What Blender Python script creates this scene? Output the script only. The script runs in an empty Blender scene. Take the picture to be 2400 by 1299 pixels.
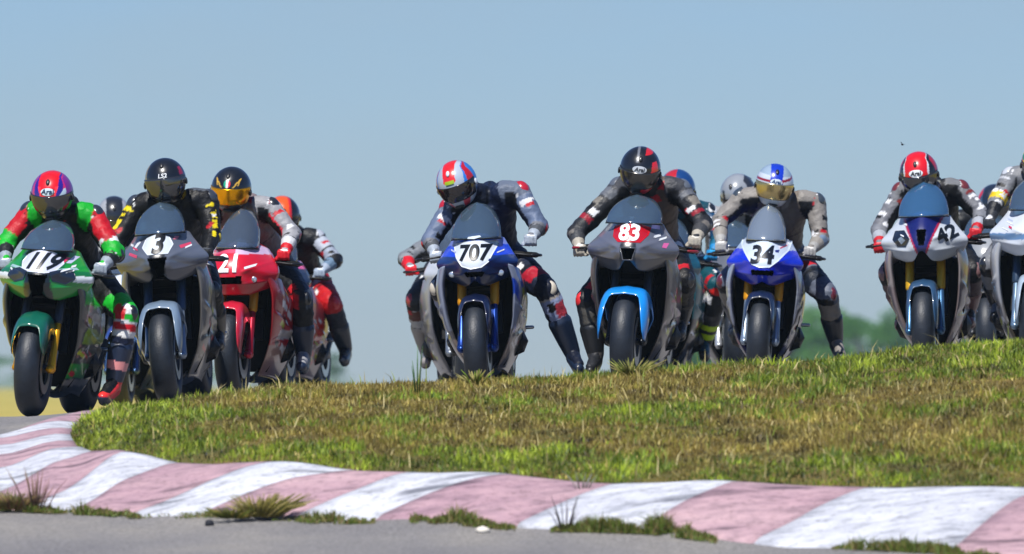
import bpy, math, random
import numpy as np
from mathutils import Vector, Matrix, Euler, noise as mnoise

rnd = random.Random(7)
npr = np.random.RandomState(11)
C = bpy.context.scene.collection
S = bpy.context.scene

# ------------------------------------------------------------------ camera
K = 4.2735e-5            # radians per photo pixel (2400 px wide)
CAMZ = 1.0               # camera height above the world zero
HOR = 905.0              # photo row of the horizon
cam = bpy.data.cameras.new('camera')
cam.sensor_width = 36.0
cam.lens = 36.0 / (K * 2400)
cam.clip_start = 0.5
cam.clip_end = 6000
cam.dof.use_dof = True
cam.dof.focus_distance = 62.5
cam.dof.aperture_fstop = 5.2
camo = bpy.data.objects.new('camera', cam)
C.objects.link(camo)
camo.location = (0, 0, CAMZ)
camo.rotation_euler = (math.pi / 2 + (HOR - 649.5) * K, 0, 0)
S.camera = camo

# ------------------------------------------------------------------ light
SUN_EL, SUN_AZ = math.radians(57), math.radians(200)   # azimuth clockwise from +Y
w = bpy.data.worlds.new('World'); S.world = w; w.use_nodes = True
nt = w.node_tree; nt.nodes.clear()
out = nt.nodes.new('ShaderNodeOutputWorld'); bg = nt.nodes.new('ShaderNodeBackground')
sky = nt.nodes.new('ShaderNodeTexSky'); sky.sky_type = 'NISHITA'; sky.sun_disc = False
sky.sun_elevation = SUN_EL; sky.sun_rotation = SUN_AZ
sky.air_density = 1.0; sky.dust_density = 0.0; sky.ozone_density = 5.0; sky.altitude = 0
tint = nt.nodes.new('ShaderNodeMixRGB'); tint.blend_type = 'MULTIPLY'; tint.inputs[0].default_value = 1
tint.inputs[2].default_value = (0.855, 1.08, 1.56, 1)
nt.links.new(sky.outputs[0], tint.inputs[1])
# thin high cloud, hardly there
tcw = nt.nodes.new('ShaderNodeTexCoord'); mpw = nt.nodes.new('ShaderNodeMapping'); mpw.inputs['Scale'].default_value = (22, 22, 60)
cl = nt.nodes.new('ShaderNodeTexNoise'); cl.inputs['Scale'].default_value = 1.0; cl.inputs['Detail'].default_value = 6
nt.links.new(tcw.outputs['Generated'], mpw.inputs[0]); nt.links.new(mpw.outputs[0], cl.inputs['Vector'])
cm = nt.nodes.new('ShaderNodeMapRange'); cm.inputs[1].default_value = .45; cm.inputs[2].default_value = .75; cm.inputs[3].default_value = 0; cm.inputs[4].default_value = .26
nt.links.new(cl.outputs[0], cm.inputs[0])
cx = nt.nodes.new('ShaderNodeMixRGB'); cx.inputs[2].default_value = (6.6, 8.0, 9.0, 1)
nt.links.new(cm.outputs[0], cx.inputs[0]); nt.links.new(tint.outputs[0], cx.inputs[1]); nt.links.new(cx.outputs[0], bg.inputs[0])
bg.inputs[1].default_value = 0.0475
nt.links.new(bg.outputs[0], out.inputs[0])
sl = bpy.data.lights.new('sun', 'SUN'); sl.energy = 4.6; sl.angle = math.radians(0.53); sl.color = (1, .96, .9)
so = bpy.data.objects.new('sun', sl); C.objects.link(so)
sd = Vector((math.sin(SUN_AZ) * math.cos(SUN_EL), math.cos(SUN_AZ) * math.cos(SUN_EL), math.sin(SUN_EL)))
so.rotation_euler = sd.to_track_quat('Z', 'Y').to_euler(); so.location = (0, 0, 30)
vs = S.view_settings
S.display_settings.display_device = 'sRGB'
vs.view_transform = 'Standard'; vs.look = 'None'; vs.exposure = 0.35; vs.gamma = 1; vs.use_curve_mapping = False
S.cycles.max_bounces = 8; S.cycles.transparent_max_bounces = 12; S.cycles.volume_bounces = 0
S.cycles.caustics_reflective = False; S.cycles.caustics_refractive = False
S.cycles.use_adaptive_sampling = True

# ------------------------------------------------------------------ helpers
def lin(h):
    if isinstance(h, (tuple, list, np.ndarray)): return np.array(h, float)
    h = h.lstrip('#')
    c = np.array([int(h[i:i + 2], 16) / 255 for i in (0, 2, 4)])
    return np.where(c <= .04045, c / 12.92, ((c + .055) / 1.055) ** 2.4)

def spl(xk, yk, x):
    xk = np.asarray(xk, float); yk = np.asarray(yk, float); x = np.clip(np.asarray(x, float), xk[0], xk[-1])
    m = np.gradient(yk, xk) if len(xk) > 1 else np.zeros_like(yk)
    i = np.clip(np.searchsorted(xk, x, side='right') - 1, 0, len(xk) - 2)
    h = xk[i + 1] - xk[i]; t = (x - xk[i]) / h
    return ((2*t**3-3*t**2+1)*yk[i] + (t**3-2*t**2+t)*h*m[i] + (-2*t**3+3*t**2)*yk[i+1] + (t**3-t**2)*h*m[i+1])

def sm(a, b, x):
    t = np.clip((x - a) / (b - a), 0, 1); return t * t * (3 - 2 * t)

MATS = {}
def mat(name, col=None, rough=.5, metal=0., coat=0., attr=False, bump=0., bscale=60., var=.12, spec=.5, trans=None, vscale=9.):
    if name in MATS: return MATS[name]
    m = bpy.data.materials.new(name); m.use_nodes = True; n = m.node_tree; b = n.nodes['Principled BSDF']
    b.inputs['Roughness'].default_value = rough; b.inputs['Metallic'].default_value = metal
    b.inputs['Coat Weight'].default_value = coat; b.inputs['Coat Roughness'].default_value = .09
    b.inputs['Specular IOR Level'].default_value = spec
    tc = n.nodes.new('ShaderNodeTexCoord')
    ns = n.nodes.new('ShaderNodeTexNoise'); ns.inputs['Scale'].default_value = vscale; ns.inputs['Detail'].default_value = 5
    n.links.new(tc.outputs['Object'], ns.inputs['Vector'])
    mr = n.nodes.new('ShaderNodeMapRange'); mr.inputs[1].default_value = .3; mr.inputs[2].default_value = .7
    mr.inputs[3].default_value = 1 - var; mr.inputs[4].default_value = 1 + var
    n.links.new(ns.outputs[0], mr.inputs[0])
    mx = n.nodes.new('ShaderNodeVectorMath'); mx.operation = 'SCALE'
    if attr:
        a = n.nodes.new('ShaderNodeAttribute'); a.attribute_name = 'paint'
        n.links.new(a.outputs['Color'], mx.inputs[0])
    else:
        mx.inputs[0].default_value = tuple(lin(col))
    n.links.new(mr.outputs[0], mx.inputs['Scale'])
    n.links.new(mx.outputs[0], b.inputs['Base Color'])
    if bump:
        nb = n.nodes.new('ShaderNodeTexNoise'); nb.inputs['Scale'].default_value = bscale; nb.inputs['Detail'].default_value = 4
        n.links.new(tc.outputs['Object'], nb.inputs['Vector'])
        bp = n.nodes.new('ShaderNodeBump'); bp.inputs['Strength'].default_value = bump; bp.inputs['Distance'].default_value = .01
        n.links.new(nb.outputs[0], bp.inputs['Height']); n.links.new(bp.outputs[0], b.inputs['Normal'])
    MATS[name] = m
    return m

def glass(name, tintc, refl=.25, clear=.7, rough=.05, body='#6c8296', bodyw=.12):
    """thin tinted sheet: part of the light passes, part mirrors, a little scatters from scratches"""
    if name in MATS: return MATS[name]
    m = bpy.data.materials.new(name); m.use_nodes = True; n = m.node_tree; n.nodes.clear()
    o = n.nodes.new('ShaderNodeOutputMaterial')
    t = n.nodes.new('ShaderNodeBsdfTransparent'); t.inputs[0].default_value = (*(lin(tintc) ** (1.0)), 1)
    g = n.nodes.new('ShaderNodeBsdfGlossy'); g.inputs['Roughness'].default_value = rough
    d = n.nodes.new('ShaderNodeBsdfDiffuse'); d.inputs[0].default_value = (*lin(body), 1)
    lw = n.nodes.new('ShaderNodeLayerWeight'); lw.inputs[0].default_value = .35
    ad = n.nodes.new('ShaderNodeMath'); ad.operation = 'MULTIPLY_ADD'; ad.inputs[1].default_value = .7; ad.inputs[2].default_value = refl; ad.use_clamp = True
    n.links.new(lw.outputs['Fresnel'], ad.inputs[0])
    m1 = n.nodes.new('ShaderNodeMixShader'); m1.inputs[0].default_value = bodyw
    n.links.new(t.outputs[0], m1.inputs[1]); n.links.new(d.outputs[0], m1.inputs[2])
    m2 = n.nodes.new('ShaderNodeMixShader'); n.links.new(ad.outputs[0], m2.inputs[0])
    n.links.new(m1.outputs[0], m2.inputs[1]); n.links.new(g.outputs[0], m2.inputs[2])
    n.links.new(m2.outputs[0], o.inputs[0])
    MATS[name] = m
    return m

PAINT = lambda: mat('glossy_paint', attr=True, rough=.30, coat=.65, var=.06, spec=.5)
SATIN = lambda: mat('satin_plastic', attr=True, rough=.42, coat=.2, var=.1)
LEATHER = lambda: mat('leather', attr=True, rough=.5, bump=.6, bscale=38, var=.10, vscale=18, coat=0, spec=.28)
RUBBER = lambda: mat('tyre_rubber', '#1d242e', rough=.5, bump=.25, bscale=90, var=.25, vscale=20)
DARK = lambda: mat('dark_metal', '#0e0f12', rough=.45, metal=.3)
BLACK = lambda: mat('matt_black', '#08090b', rough=.7, spec=.25)
STEEL = lambda: mat('brushed_steel', '#a9adb2', rough=.28, metal=1.)
GOLD = lambda: mat('gold_anodised', '#d79a12', rough=.35, metal=.35)

def mesh_obj(name, V, F, m, parent=None, smooth=True, col=None, loc=None):
    me = bpy.data.meshes.new(name)
    V = np.asarray(V, float)
    me.from_pydata([tuple(v) for v in V], [], [tuple(int(i) for i in f) for f in F])
    if smooth: me.polygons.foreach_set('use_smooth', np.ones(len(me.polygons), bool))
    if col is not None: set_col(me, col(V) if callable(col) else np.tile(lin(col), (len(V), 1)))
    me.materials.append(m)
    me.validate(); me.update()
    o = bpy.data.objects.new(name, me); C.objects.link(o)
    if parent: o.parent = parent
    if loc: o.location = loc
    return o

def set_col(me, c):
    a = me.color_attributes.new('paint', 'FLOAT_COLOR', 'POINT')
    c4 = np.ones((len(me.vertices), 4), np.float32); c4[:, :3] = c[:len(me.vertices)]
    a.data.foreach_set('color', c4.ravel())

def thing(name, label, cat, loc=(0, 0, 0), rot=(0, 0, 0), group=None):
    o = bpy.data.objects.new(name, None); C.objects.link(o); o.location = loc; o.rotation_euler = rot
    o.empty_display_size = .1
    tag(o, label, cat, group); return o
def tag(o, label, cat, group=None, kind=None):
    o['label'] = label; o['category'] = cat
    if group: o['group'] = group
    if kind: o['kind'] = kind
    return o

def join(*ms):
    V = []; F = []; n = 0
    for v, f in ms:
        V.append(np.asarray(v, float)); F += [tuple(i + n for i in q) for q in f]; n += len(v)
    return np.vstack(V), F

def gridf(nu, nv, wrap=False):
    F = []
    for i in range(nu - 1):
        for j in range(nv if wrap else nv - 1):
            k = (j + 1) % nv
            F.append((i * nv + j, i * nv + k, (i + 1) * nv + k, (i + 1) * nv + j))
    return F

def sheet(P, thick=.004, flip=False):
    """P (nu,nv,3): surface with real thickness and closed rims"""
    nu, nv, _ = P.shape
    du = np.gradient(P, axis=0); dv = np.gradient(P, axis=1)
    N = np.cross(du, dv); N /= (np.linalg.norm(N, axis=2, keepdims=True) + 1e-9)
    if flip: N = -N
    Q = P - N * thick
    F = gridf(nu, nv)
    if not flip: F = F
    n = nu * nv
    F2 = [tuple(n + i for i in reversed(f)) for f in F]
    rim = []
    idx = lambda i, j: i * nv + j
    ring = [idx(0, j) for j in range(nv)] + [idx(i, nv - 1) for i in range(1, nu)] + [idx(nu - 1, j) for j in range(nv - 2, -1, -1)] + [idx(i, 0) for i in range(nu - 2, 0, -1)]
    for a, b in zip(ring, ring[1:] + ring[:1]): rim.append((b, a, n + a, n + b))
    return np.vstack([P.reshape(-1, 3), Q.reshape(-1, 3)]), F + F2 + rim

def box(c, s, rz=0, rx=0, ry=0):
    x, y, z = [v / 2 for v in s]; b = min(x, y, z) * .25
    V = []; F = []
    # bevelled box: 24 verts
    for ix in (-1, 1):
        for iy in (-1, 1):
            for iz in (-1, 1):
                V += [(ix*x, iy*(y-b), iz*(z-b)), (ix*(x-b), iy*y, iz*(z-b)), (ix*(x-b), iy*(y-b), iz*z)]
    I = lambda ix, iy, iz, k: ((ix > 0) * 4 + (iy > 0) * 2 + (iz > 0)) * 3 + k
    for k, ax in enumerate(((1, 0, 0), (0, 1, 0), (0, 0, 1))):
        for s_ in (-1, 1):
            q = []
            for a, b2 in ((-1, -1), (1, -1), (1, 1), (-1, 1)):
                t = [a, b2]; t.insert(k, s_); q.append(I(*t, k))
            F.append(tuple(q))
    for ax in range(3):
        k1, k2 = [k for k in range(3) if k != ax]
        for a in (-1, 1):
            for b2 in (-1, 1):
                t0 = [0, 0, 0]; t0[k1] = a; t0[k2] = b2; t1 = list(t0); t0[ax] = -1; t1[ax] = 1
                F.append((I(*t0, k1), I(*t1, k1), I(*t1, k2), I(*t0, k2)))
    for ix in (-1, 1):
        for iy in (-1, 1):
            for iz in (-1, 1): F.append((I(ix, iy, iz, 0), I(ix, iy, iz, 1), I(ix, iy, iz, 2)))
    V = np.array(V) @ np.array(Euler((rx, ry, rz)).to_matrix()).T + np.array(c)
    return V, F

def frame(d):
    d = d / (np.linalg.norm(d) + 1e-9); a = np.array([0, 0, 1.]) if abs(d[2]) < .9 else np.array([1., 0, 0])
    u = np.cross(a, d); u /= np.linalg.norm(u); v = np.cross(d, u); return u, v

def tube(pts, rad, n=12, sx=1., cap=True):
    """tube through pts with per point radius; ends rounded; sx stretches along world x"""
    pts = [np.array(p, float) for p in pts]; rad = list(rad) if hasattr(rad, '__len__') else [rad] * len(pts)
    P = []; R = []
    d0 = pts[0] - pts[1]; d0 /= np.linalg.norm(d0) + 1e-9; d1 = pts[-1] - pts[-2]; d1 /= np.linalg.norm(d1) + 1e-9
    if cap:
        for a in (.02, .5, 1.0): P.append(pts[0] + d0 * rad[0] * math.cos(a * math.pi / 2)); R.append(rad[0] * math.sin(a * math.pi / 2))
        P = P[:3]
    else: P.append(pts[0]); R.append(rad[0])
    for p, r in zip(pts[1:-1], rad[1:-1]): P.append(p); R.append(r)
    if cap:
        for a in (1.0, .5, .02): P.append(pts[-1] + d1 * rad[-1] * math.cos(a * math.pi / 2)); R.append(rad[-1] * math.sin(a * math.pi / 2))
    else: P.append(pts[-1]); R.append(rad[-1])
    V = []; u = None
    for i, p in enumerate(P):
        d = P[min(i + 1, len(P) - 1)] - P[max(i - 1, 0)]; d = d / (np.linalg.norm(d) + 1e-9)
        if u is None: u, v = frame(d)
        else:
            u = u - d * np.dot(u, d); u /= np.linalg.norm(u) + 1e-9; v = np.cross(d, u)
        for k in range(n):
            a = 2 * math.pi * k / n; off = (u * math.cos(a) + v * math.sin(a)) * R[i]; off = off * np.array([sx, 1, 1])
            V.append(p + off)
    F = gridf(len(P), n, True)
    F.append(tuple(range(n - 1, -1, -1))); F.append(tuple(range((len(P) - 1) * n, len(P) * n)))
    return np.array(V), F

def ellipsoid(c, r, n=16, m=12, rot=(0, 0, 0)):
    V = []
    for i in range(m + 1):
        th = math.pi * (i + .001) / (m + .002)
        for j in range(n):
            ph = 2 * math.pi * j / n
            V.append((math.sin(th) * math.cos(ph) * r[0], math.sin(th) * math.sin(ph) * r[1], math.cos(th) * r[2]))
    V = np.array(V) @ np.array(Euler(rot).to_matrix()).T + np.array(c)
    F = [tuple(reversed(f)) for f in gridf(m + 1, n, True)] + [tuple(range(n)), tuple(range((m + 1) * n - 1, m * n - 1, -1))]
    return V, F

def lathe_x(prof, n=48, c=(0, 0, 0)):
    """ring profile [(x, r)] closed, spun about the x axis"""
    V = []
    for i in range(n):
        a = 2 * math.pi * i / n
        for x, r in prof: V.append((c[0] + x, c[1] + r * math.cos(a), c[2] + r * math.sin(a)))
    m = len(prof); F = []
    for i in range(n):
        for j in range(m):
            F.append((i*m+j, i*m+(j+1) % m, ((i+1) % n)*m+(j+1) % m, ((i+1) % n)*m+j))
    return np.array(V), F

TMP = None
def remesh(parts, voxel, it=4):
    V, F = join(*parts)
    me = bpy.data.meshes.new('tmp'); me.from_pydata([tuple(v) for v in V], [], F); me.update()
    o = bpy.data.objects.new('tmp', me); C.objects.link(o)
    r = o.modifiers.new('r', 'REMESH'); r.mode = 'VOXEL'; r.voxel_size = voxel
    s = o.modifiers.new('s', 'SMOOTH'); s.factor = .6; s.iterations = it
    dg = bpy.context.evaluated_depsgraph_get()
    ev = o.evaluated_get(dg); m2 = bpy.data.meshes.new_from_object(ev)
    nv = len(m2.vertices); co = np.empty(nv * 3, np.float32); m2.vertices.foreach_get('co', co)
    no = np.empty(nv * 3, np.float32); m2.vertices.foreach_get('normal', no)
    bpy.data.objects.remove(o); bpy.data.meshes.remove(me)
    return m2, co.reshape(-1, 3), no.reshape(-1, 3)

def put(me, name, m, parent, colours):
    me.name = name; me.materials.clear(); me.materials.append(m)
    me.polygons.foreach_set('use_smooth', np.ones(len(me.polygons), bool))
    set_col(me, colours); o = bpy.data.objects.new(name, me); C.objects.link(o); o.parent = parent; return o

def text2d(s, size=1., bold=.0, shear=0., space=1.):
    cu = bpy.data.curves.new('lettering', 'FONT'); cu.body = s; cu.size = size; cu.offset = bold * size; cu.shear = shear
    cu.align_x = 'CENTER'; cu.align_y = 'CENTER'; cu.resolution_u = 4; cu.space_character = space
    o = bpy.data.objects.new('lettering', cu); C.objects.link(o)
    ev = o.evaluated_get(bpy.context.evaluated_depsgraph_get()); me = bpy.data.meshes.new_from_object(ev)
    import bmesh
    bm = bmesh.new(); bm.from_mesh(me); bmesh.ops.triangulate(bm, faces=bm.faces)
    for _ in range(4):
        L = [e for e in bm.edges if e.calc_length() > max(.014, size * .12)]
        if not L: break
        bmesh.ops.subdivide_edges(bm, edges=L, cuts=1); bmesh.ops.triangulate(bm, faces=bm.faces)
    bmesh.ops.remove_doubles(bm, verts=bm.verts, dist=1e-6); bm.to_mesh(me); bm.free()
    V = np.array([v.co[:] for v in me.vertices]).reshape(-1, 3); F = [tuple(p.vertices) for p in me.polygons]
    bpy.data.objects.remove(o); bpy.data.curves.remove(cu); bpy.data.meshes.remove(me)
    return V, F

def text_solid(s, mapf, size, bold=.03, shear=0., sx=1., rot=0., thick=.0015, space=1.):
    V, F = text2d(s, size, bold, shear, space)
    c, n = math.cos(rot), math.sin(rot)
    uv = np.stack([V[:, 0] * sx * c - V[:, 1] * n, V[:, 0] * sx * n + V[:, 1] * c], 1)
    A = mapf(uv[:, 0], uv[:, 1], thick); 
    B = mapf(uv[:, 0], uv[:, 1], 0.)
    nV = len(A); edges = {}
    for f in F:
        for a, b in zip(f, f[1:] + f[:1]): edges[(a, b)] = 1
    rim = [(b, a, nV + a, nV + b) for (a, b) in edges if (b, a) not in edges]
    return np.vstack([A, B]), F + [tuple(nV + i for i in reversed(f)) for f in F] + rim

# ------------------------------------------------------------------ the ground
def zr(row, d): return CAMZ - (row - HOR) * K * d
def xp(px, d): return (px - 1200) * K * d

# depth -> photo row, per photo column: how the land rises to the crest
COLS = [-500, 0, 150, 300, 700, 1200, 1760, 2400, 3000]
TAB = {
 -500: [(40, 1480), (47, 1330), (50.8, 1215), (52.3, 1120), (54, 1060), (55.8, 1010), (58, 985)],
 0:    [(40, 1480), (47, 1320), (50.8, 1190), (52.3, 1100), (54, 1045), (55.8, 1002), (58, 978)],
 150:  [(40, 1480), (47, 1320), (50.5, 1200), (52.0, 1075), (54, 1018), (55.8, 985), (58, 974)],
 300:  [(40, 1480), (47, 1320), (50.1, 1217), (51.4, 1068), (53.5, 995), (55.8, 953), (58, 965)],
 700:  [(40, 1480), (47, 1310), (49.5, 1230), (50.5, 1084), (53, 990), (56, 908), (58, 940)],
 1200: [(40, 1480), (46.8, 1310), (48.7, 1250), (49.8, 1108), (53, 985), (56.3, 894), (58, 922)],
 1760: [(40, 1480), (46, 1345), (47.9, 1292), (49.0, 1128), (53, 955), (56.3, 855), (58, 905)],
 2400: [(40, 1500), (45, 1400), (46.8, 1330), (48.4, 1150), (53, 915), (56, 795), (58, 890)],
 3000: [(40, 1530), (44, 1440), (46, 1360), (47.8, 1160), (53, 890), (56, 775), (58, 885)],
}
def zroad(x):
    return CAMZ + np.interp(x, [-6, -2.98, -2.13, -1.6, -.22, .7, 1.64, 2.8, 3.5, 6], [-.22, -.195, -.11, -.09, -.06, -.015, .0, .07, .1, .15])
def H(x, d):
    x = np.asarray(x, float); d = np.asarray(d, float)
    px = 1200 + x / (K * np.maximum(d, 30))
    zz = np.zeros(x.shape + (len(COLS),)) if x.ndim else np.zeros((len(COLS),))
    for i, c in enumerate(COLS):
        t = TAB[c]; dk = [a for a, _ in t]; zk = [float(zr(r, a)) for a, r in t]
        zz[..., i] = np.interp(d, dk, zk) * .45 + (np.interp(d - .35, dk, zk) + np.interp(d + .35, dk, zk)) * .275
    idx = np.clip(np.searchsorted(COLS, px) - 1, 0, len(COLS) - 2)
    c0 = np.array(COLS)[idx]; c1 = np.array(COLS)[idx + 1]; t = np.clip((px - c0) / (c1 - c0), 0, 1); t = t * t * (3 - 2 * t)
    a = np.take_along_axis(zz, idx[..., None], -1)[..., 0]; b = np.take_along_axis(zz, idx[..., None] + 1, -1)[..., 0]
    z = a * (1 - t) + b * t
    near = CAMZ - .92
    z = np.where(d < 40, near + (z - near) * sm(34, 40, d), z)
    zb = zroad(x)
    t2 = sm(57.4, 59, d); z = z * (1 - t2) + zb * t2
    far = CAMZ - .30
    t3 = sm(84, 110, d); z = z * (1 - t3) + far * t3
    lat = sm(9, 30, np.abs(x)); z = z * (1 - lat) + (near * (1 - sm(52, 60, d)) + far * sm(52, 60, d)) * lat
    return z

def H1(x, d): return float(H(np.array([x]), np.array([d]))[0])

def ground_mat(name, build):
    m = bpy.data.materials.new(name); m.use_nodes = True; build(m.node_tree, m.node_tree.nodes['Principled BSDF']); return m
def ramp(n, fac, stops):
    r = n.nodes.new('ShaderNodeValToRGB'); e = r.color_ramp.elements
    while len(e) > 1: e.remove(e[-1])
    for i, (p, c) in enumerate(stops):
        el = e[0] if i == 0 else e.new(p)
        el.position = p; el.color = (*lin(c), 1)
    n.links.new(fac, r.inputs[0]); return r
def noise_n(n, scale, detail=5, vec=None, rough=.55, stretch=None):
    t = n.nodes.new('ShaderNodeTexNoise'); t.inputs['Scale'].default_value = scale; t.inputs['Detail'].default_value = detail; t.inputs['Roughness'].default_value = rough
    tc = n.nodes.new('ShaderNodeTexCoord'); src = tc.outputs['Object']
    if stretch:
        mp = n.nodes.new('ShaderNodeMapping'); mp.inputs['Scale'].default_value = stretch; n.links.new(src, mp.inputs[0]); src = mp.outputs[0]
    n.links.new(src, t.inputs['Vector']); return t
def bump_n(n, b, h, s=.4, dist=.01):
    bp = n.nodes.new('ShaderNodeBump'); bp.inputs['Strength'].default_value = s; bp.inputs['Distance'].default_value = dist
    n.links.new(h, bp.inputs['Height']); n.links.new(bp.outputs[0], b.inputs['Normal'])

def m_asphalt(n, b):
    big = noise_n(n, .9, 6, stretch=(1, .6, 1)); fine = noise_n(n, 55, 6)
    r = ramp(n, big.outputs[0], [(.3, '#767476'), (.5, '#888583'), (.7, '#99948c')])
    r2 = ramp(n, fine.outputs[0], [(.38, '#7c7c7c'), (.5, '#d8d8d8'), (.62, '#ffffff')])
    mx = n.nodes.new('ShaderNodeMixRGB'); mx.blend_type = 'MULTIPLY'; mx.inputs[0].default_value = .6
    n.links.new(r.outputs[0], mx.inputs[1]); n.links.new(r2.outputs[0], mx.inputs[2]); n.links.new(mx.outputs[0], b.inputs['Base Color'])
    b.inputs['Roughness'].default_value = .85; bump_n(n, b, fine.outputs[0], .5)
def m_soil(n, b):
    a = noise_n(n, 2.5, 8); r = ramp(n, a.outputs[0], [(.3, '#3f4714'), (.5, '#5c5420'), (.7, '#6e5a2c')])
    n.links.new(r.outputs[0], b.inputs['Base Color']); b.inputs['Roughness'].default_value = .95; bump_n(n, b, a.outputs[0], .8, .05)
def m_field(n, b):
    a = noise_n(n, .05, 8, stretch=(1, .25, 1)); r = ramp(n, a.outputs[0], [(.3, '#8f8a38'), (.5, '#aa9a4a'), (.7, '#8c9a3c')])
    n.links.new(r.outputs[0], b.inputs['Base Color']); b.inputs['Roughness'].default_value = .95
ASPH = ground_mat('worn_asphalt', m_asphalt); SOIL = ground_mat('dry_soil', m_soil); FIELD = ground_mat('dry_field', m_field)

def terrain(name, xs, ds, m, dz=0., keep=None, cols=None):
    X, D = np.meshgrid(xs, ds); Z = H(X, D) + dz
    V = np.stack([X, D, Z], -1).reshape(-1, 3); F = gridf(len(ds), len(xs))
    if keep is not None:
        F = [f for f in F if keep(V[list(f), 0].mean(), V[list(f), 1].mean())]
    o = mesh_obj(name, V, F, m); o['kind'] = 'structure'; return o
xs = np.concatenate([np.linspace(-1500, -60, 14), np.linspace(-50, -9, 14), np.linspace(-8, 8, 97), np.linspace(9, 50, 14), np.linspace(60, 1500, 14)])
ds = np.concatenate([np.linspace(-60, 30, 16), np.linspace(33, 45, 13), np.linspace(45.3, 62, 100), np.linspace(63, 120, 40), np.linspace(140, 1700, 24)])
terrain('ground', xs, ds, FIELD, -.012)

# kerb outline in photo columns, turned into world points on the land
INN = [(3900, 46.5), (3400, 47.3), (2900, 47.9), (2440, 48.45), (2043, 48.8), (1731, 49.05), (1444, 49.4), (1200, 49.8), (962, 50.15), (830, 50.35), (640, 50.65), (417, 51.15), (300, 51.6), (215, 52.1), (185, 52.6), (172, 53.2), (165, 53.8), (170, 54.4), (185, 55.0), (230, 55.7)]
OUT = [(3780, 44.6), (3240, 45.4), (2720, 46.2), (2225, 47.1), (1756, 47.9), (1500, 48.3), (1200, 48.7), (870, 49.2), (683, 49.5), (470, 49.8), (300, 50.05), (160, 50.3), (60, 50.45), (-90, 50.8), (-230, 51.4), (-300, 52.2), (-280, 53.0), (-180, 53.7), (-20, 54.5), (150, 55.75)]
inn = np.array([(xp(a, d), d) for a, d in INN]); outk = np.array([(xp(a, d), d) for a, d in OUT])

# near road (in front of the kerb, round its apex) and the road on the crest behind
def poly_x(poly, d): return None
def side_of_kerb(x, d):
    # inside the infield polygon?
    poly = [(30, 40), *[tuple(p) for p in inn], (-1.6, 57.1), (0, 57.5), (3, 57.6), (30, 57.6)]
    ins = False; j = len(poly) - 1
    for i in range(len(poly)):
        xi, yi = poly[i]; xj, yj = poly[j]
        if (yi > d) != (yj > d) and x < (xj - xi) * (d - yi) / (yj - yi) + xi: ins = not ins
        j = i
    return ins
rx = np.concatenate([np.linspace(-12, -5, 15), np.linspace(-4.9, 4.9, 99), np.linspace(5, 9, 9)])
rd = np.concatenate([np.linspace(20, 44, 20), np.linspace(44.25, 60, 64), np.linspace(60.5, 83, 30)])
road = terrain('road', rx, rd, ASPH, 0., keep=lambda x, d: (d < 57.6 and not side_of_kerb(x + .12, d)) or (d >= 57.6 and x > -3.7 - max(0, 59 - d) * 4 + max(0, d - 61) * .12))

# grass bank under the blades
bx = np.linspace(-3.2, 9.5, 130); bd = np.linspace(44, 58, 115)
gb = terrain('grass_bank', bx, bd, SOIL, .006, keep=lambda x, d: side_of_kerb(x, d) and d < 57.6)

# kerb: every painted stripe a slab of its own
def m_kerb(base_a, base_b, name):
    def f(n, b):
        big = noise_n(n, 1.6, 7, stretch=(.6, 1.6, 1)); fine = noise_n(n, 9, 8, stretch=(.6, 1.1, 1), rough=.7)
        r = ramp(n, big.outputs[0], [(.3, base_a), (.7, base_b)])
        wr = ramp(n, fine.outputs[0], [(.36, '#80848f'), (.44, '#c9cad0'), (.50, '#e6e6ea'), (.6, '#ffffff')])
        mx = n.nodes.new('ShaderNodeMixRGB'); mx.blend_type = 'MULTIPLY'; mx.inputs[0].default_value = .55
        n.links.new(r.outputs[0], mx.inputs[1]); n.links.new(wr.outputs[0], mx.inputs[2])
        dirt = noise_n(n, 26, 6, rough=.75); dr = ramp(n, dirt.outputs[0], [(.34, '#8d8880'), (.46, '#f4f2ee'), (1., '#ffffff')])
        mk = noise_n(n, 2.2, 3, stretch=(.5, 2.4, 1)); mr_ = ramp(n, mk.outputs[0], [(.33, '#5c5e68'), (.42, '#ffffff')])
        m2 = n.nodes.new('ShaderNodeMixRGB'); m2.blend_type = 'MULTIPLY'; m2.inputs[0].default_value = .7
        m3 = n.nodes.new('ShaderNodeMixRGB'); m3.blend_type = 'MULTIPLY'; m3.inputs[0].default_value = .75
        n.links.new(mx.outputs[0], m2.inputs[1]); n.links.new(dr.outputs[0], m2.inputs[2]); n.links.new(m2.outputs[0], m3.inputs[1]); n.links.new(mr_.outputs[0], m3.inputs[2]); n.links.new(m3.outputs[0], b.inputs['Base Color'])
        b.inputs['Roughness'].default_value = .7; bump_n(n, b, fine.outputs[0], .35)
    return ground_mat(name, f)
KW = m_kerb('#c6cad4', '#dde0e8', 'worn_white_paint'); KR = m_kerb('#b08e9a', '#c6a6ac', 'faded_red_paint')
kerb = bpy.data.objects.new('kerb', None); C.objects.link(kerb); kerb['kind'] = 'structure'; kerb.location = (0, 50, H1(0, 50))
kerb['label'] = 'worn kerb of broad white and faded pinkish red stripes curving round the grass bank'
def kerb_pt(i, v, lift=0.):
    a = inn[i] * (1 - v) + outk[i] * v
    # v=0 grass side .. 1 road side
    return a
white = [0, 1, 0, 1, 0, 1, 0, 1, 0, 1, 0, 1, 0, 1, 0, 1, 0, 1, 0]
NV, NU = 14, 8
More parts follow.
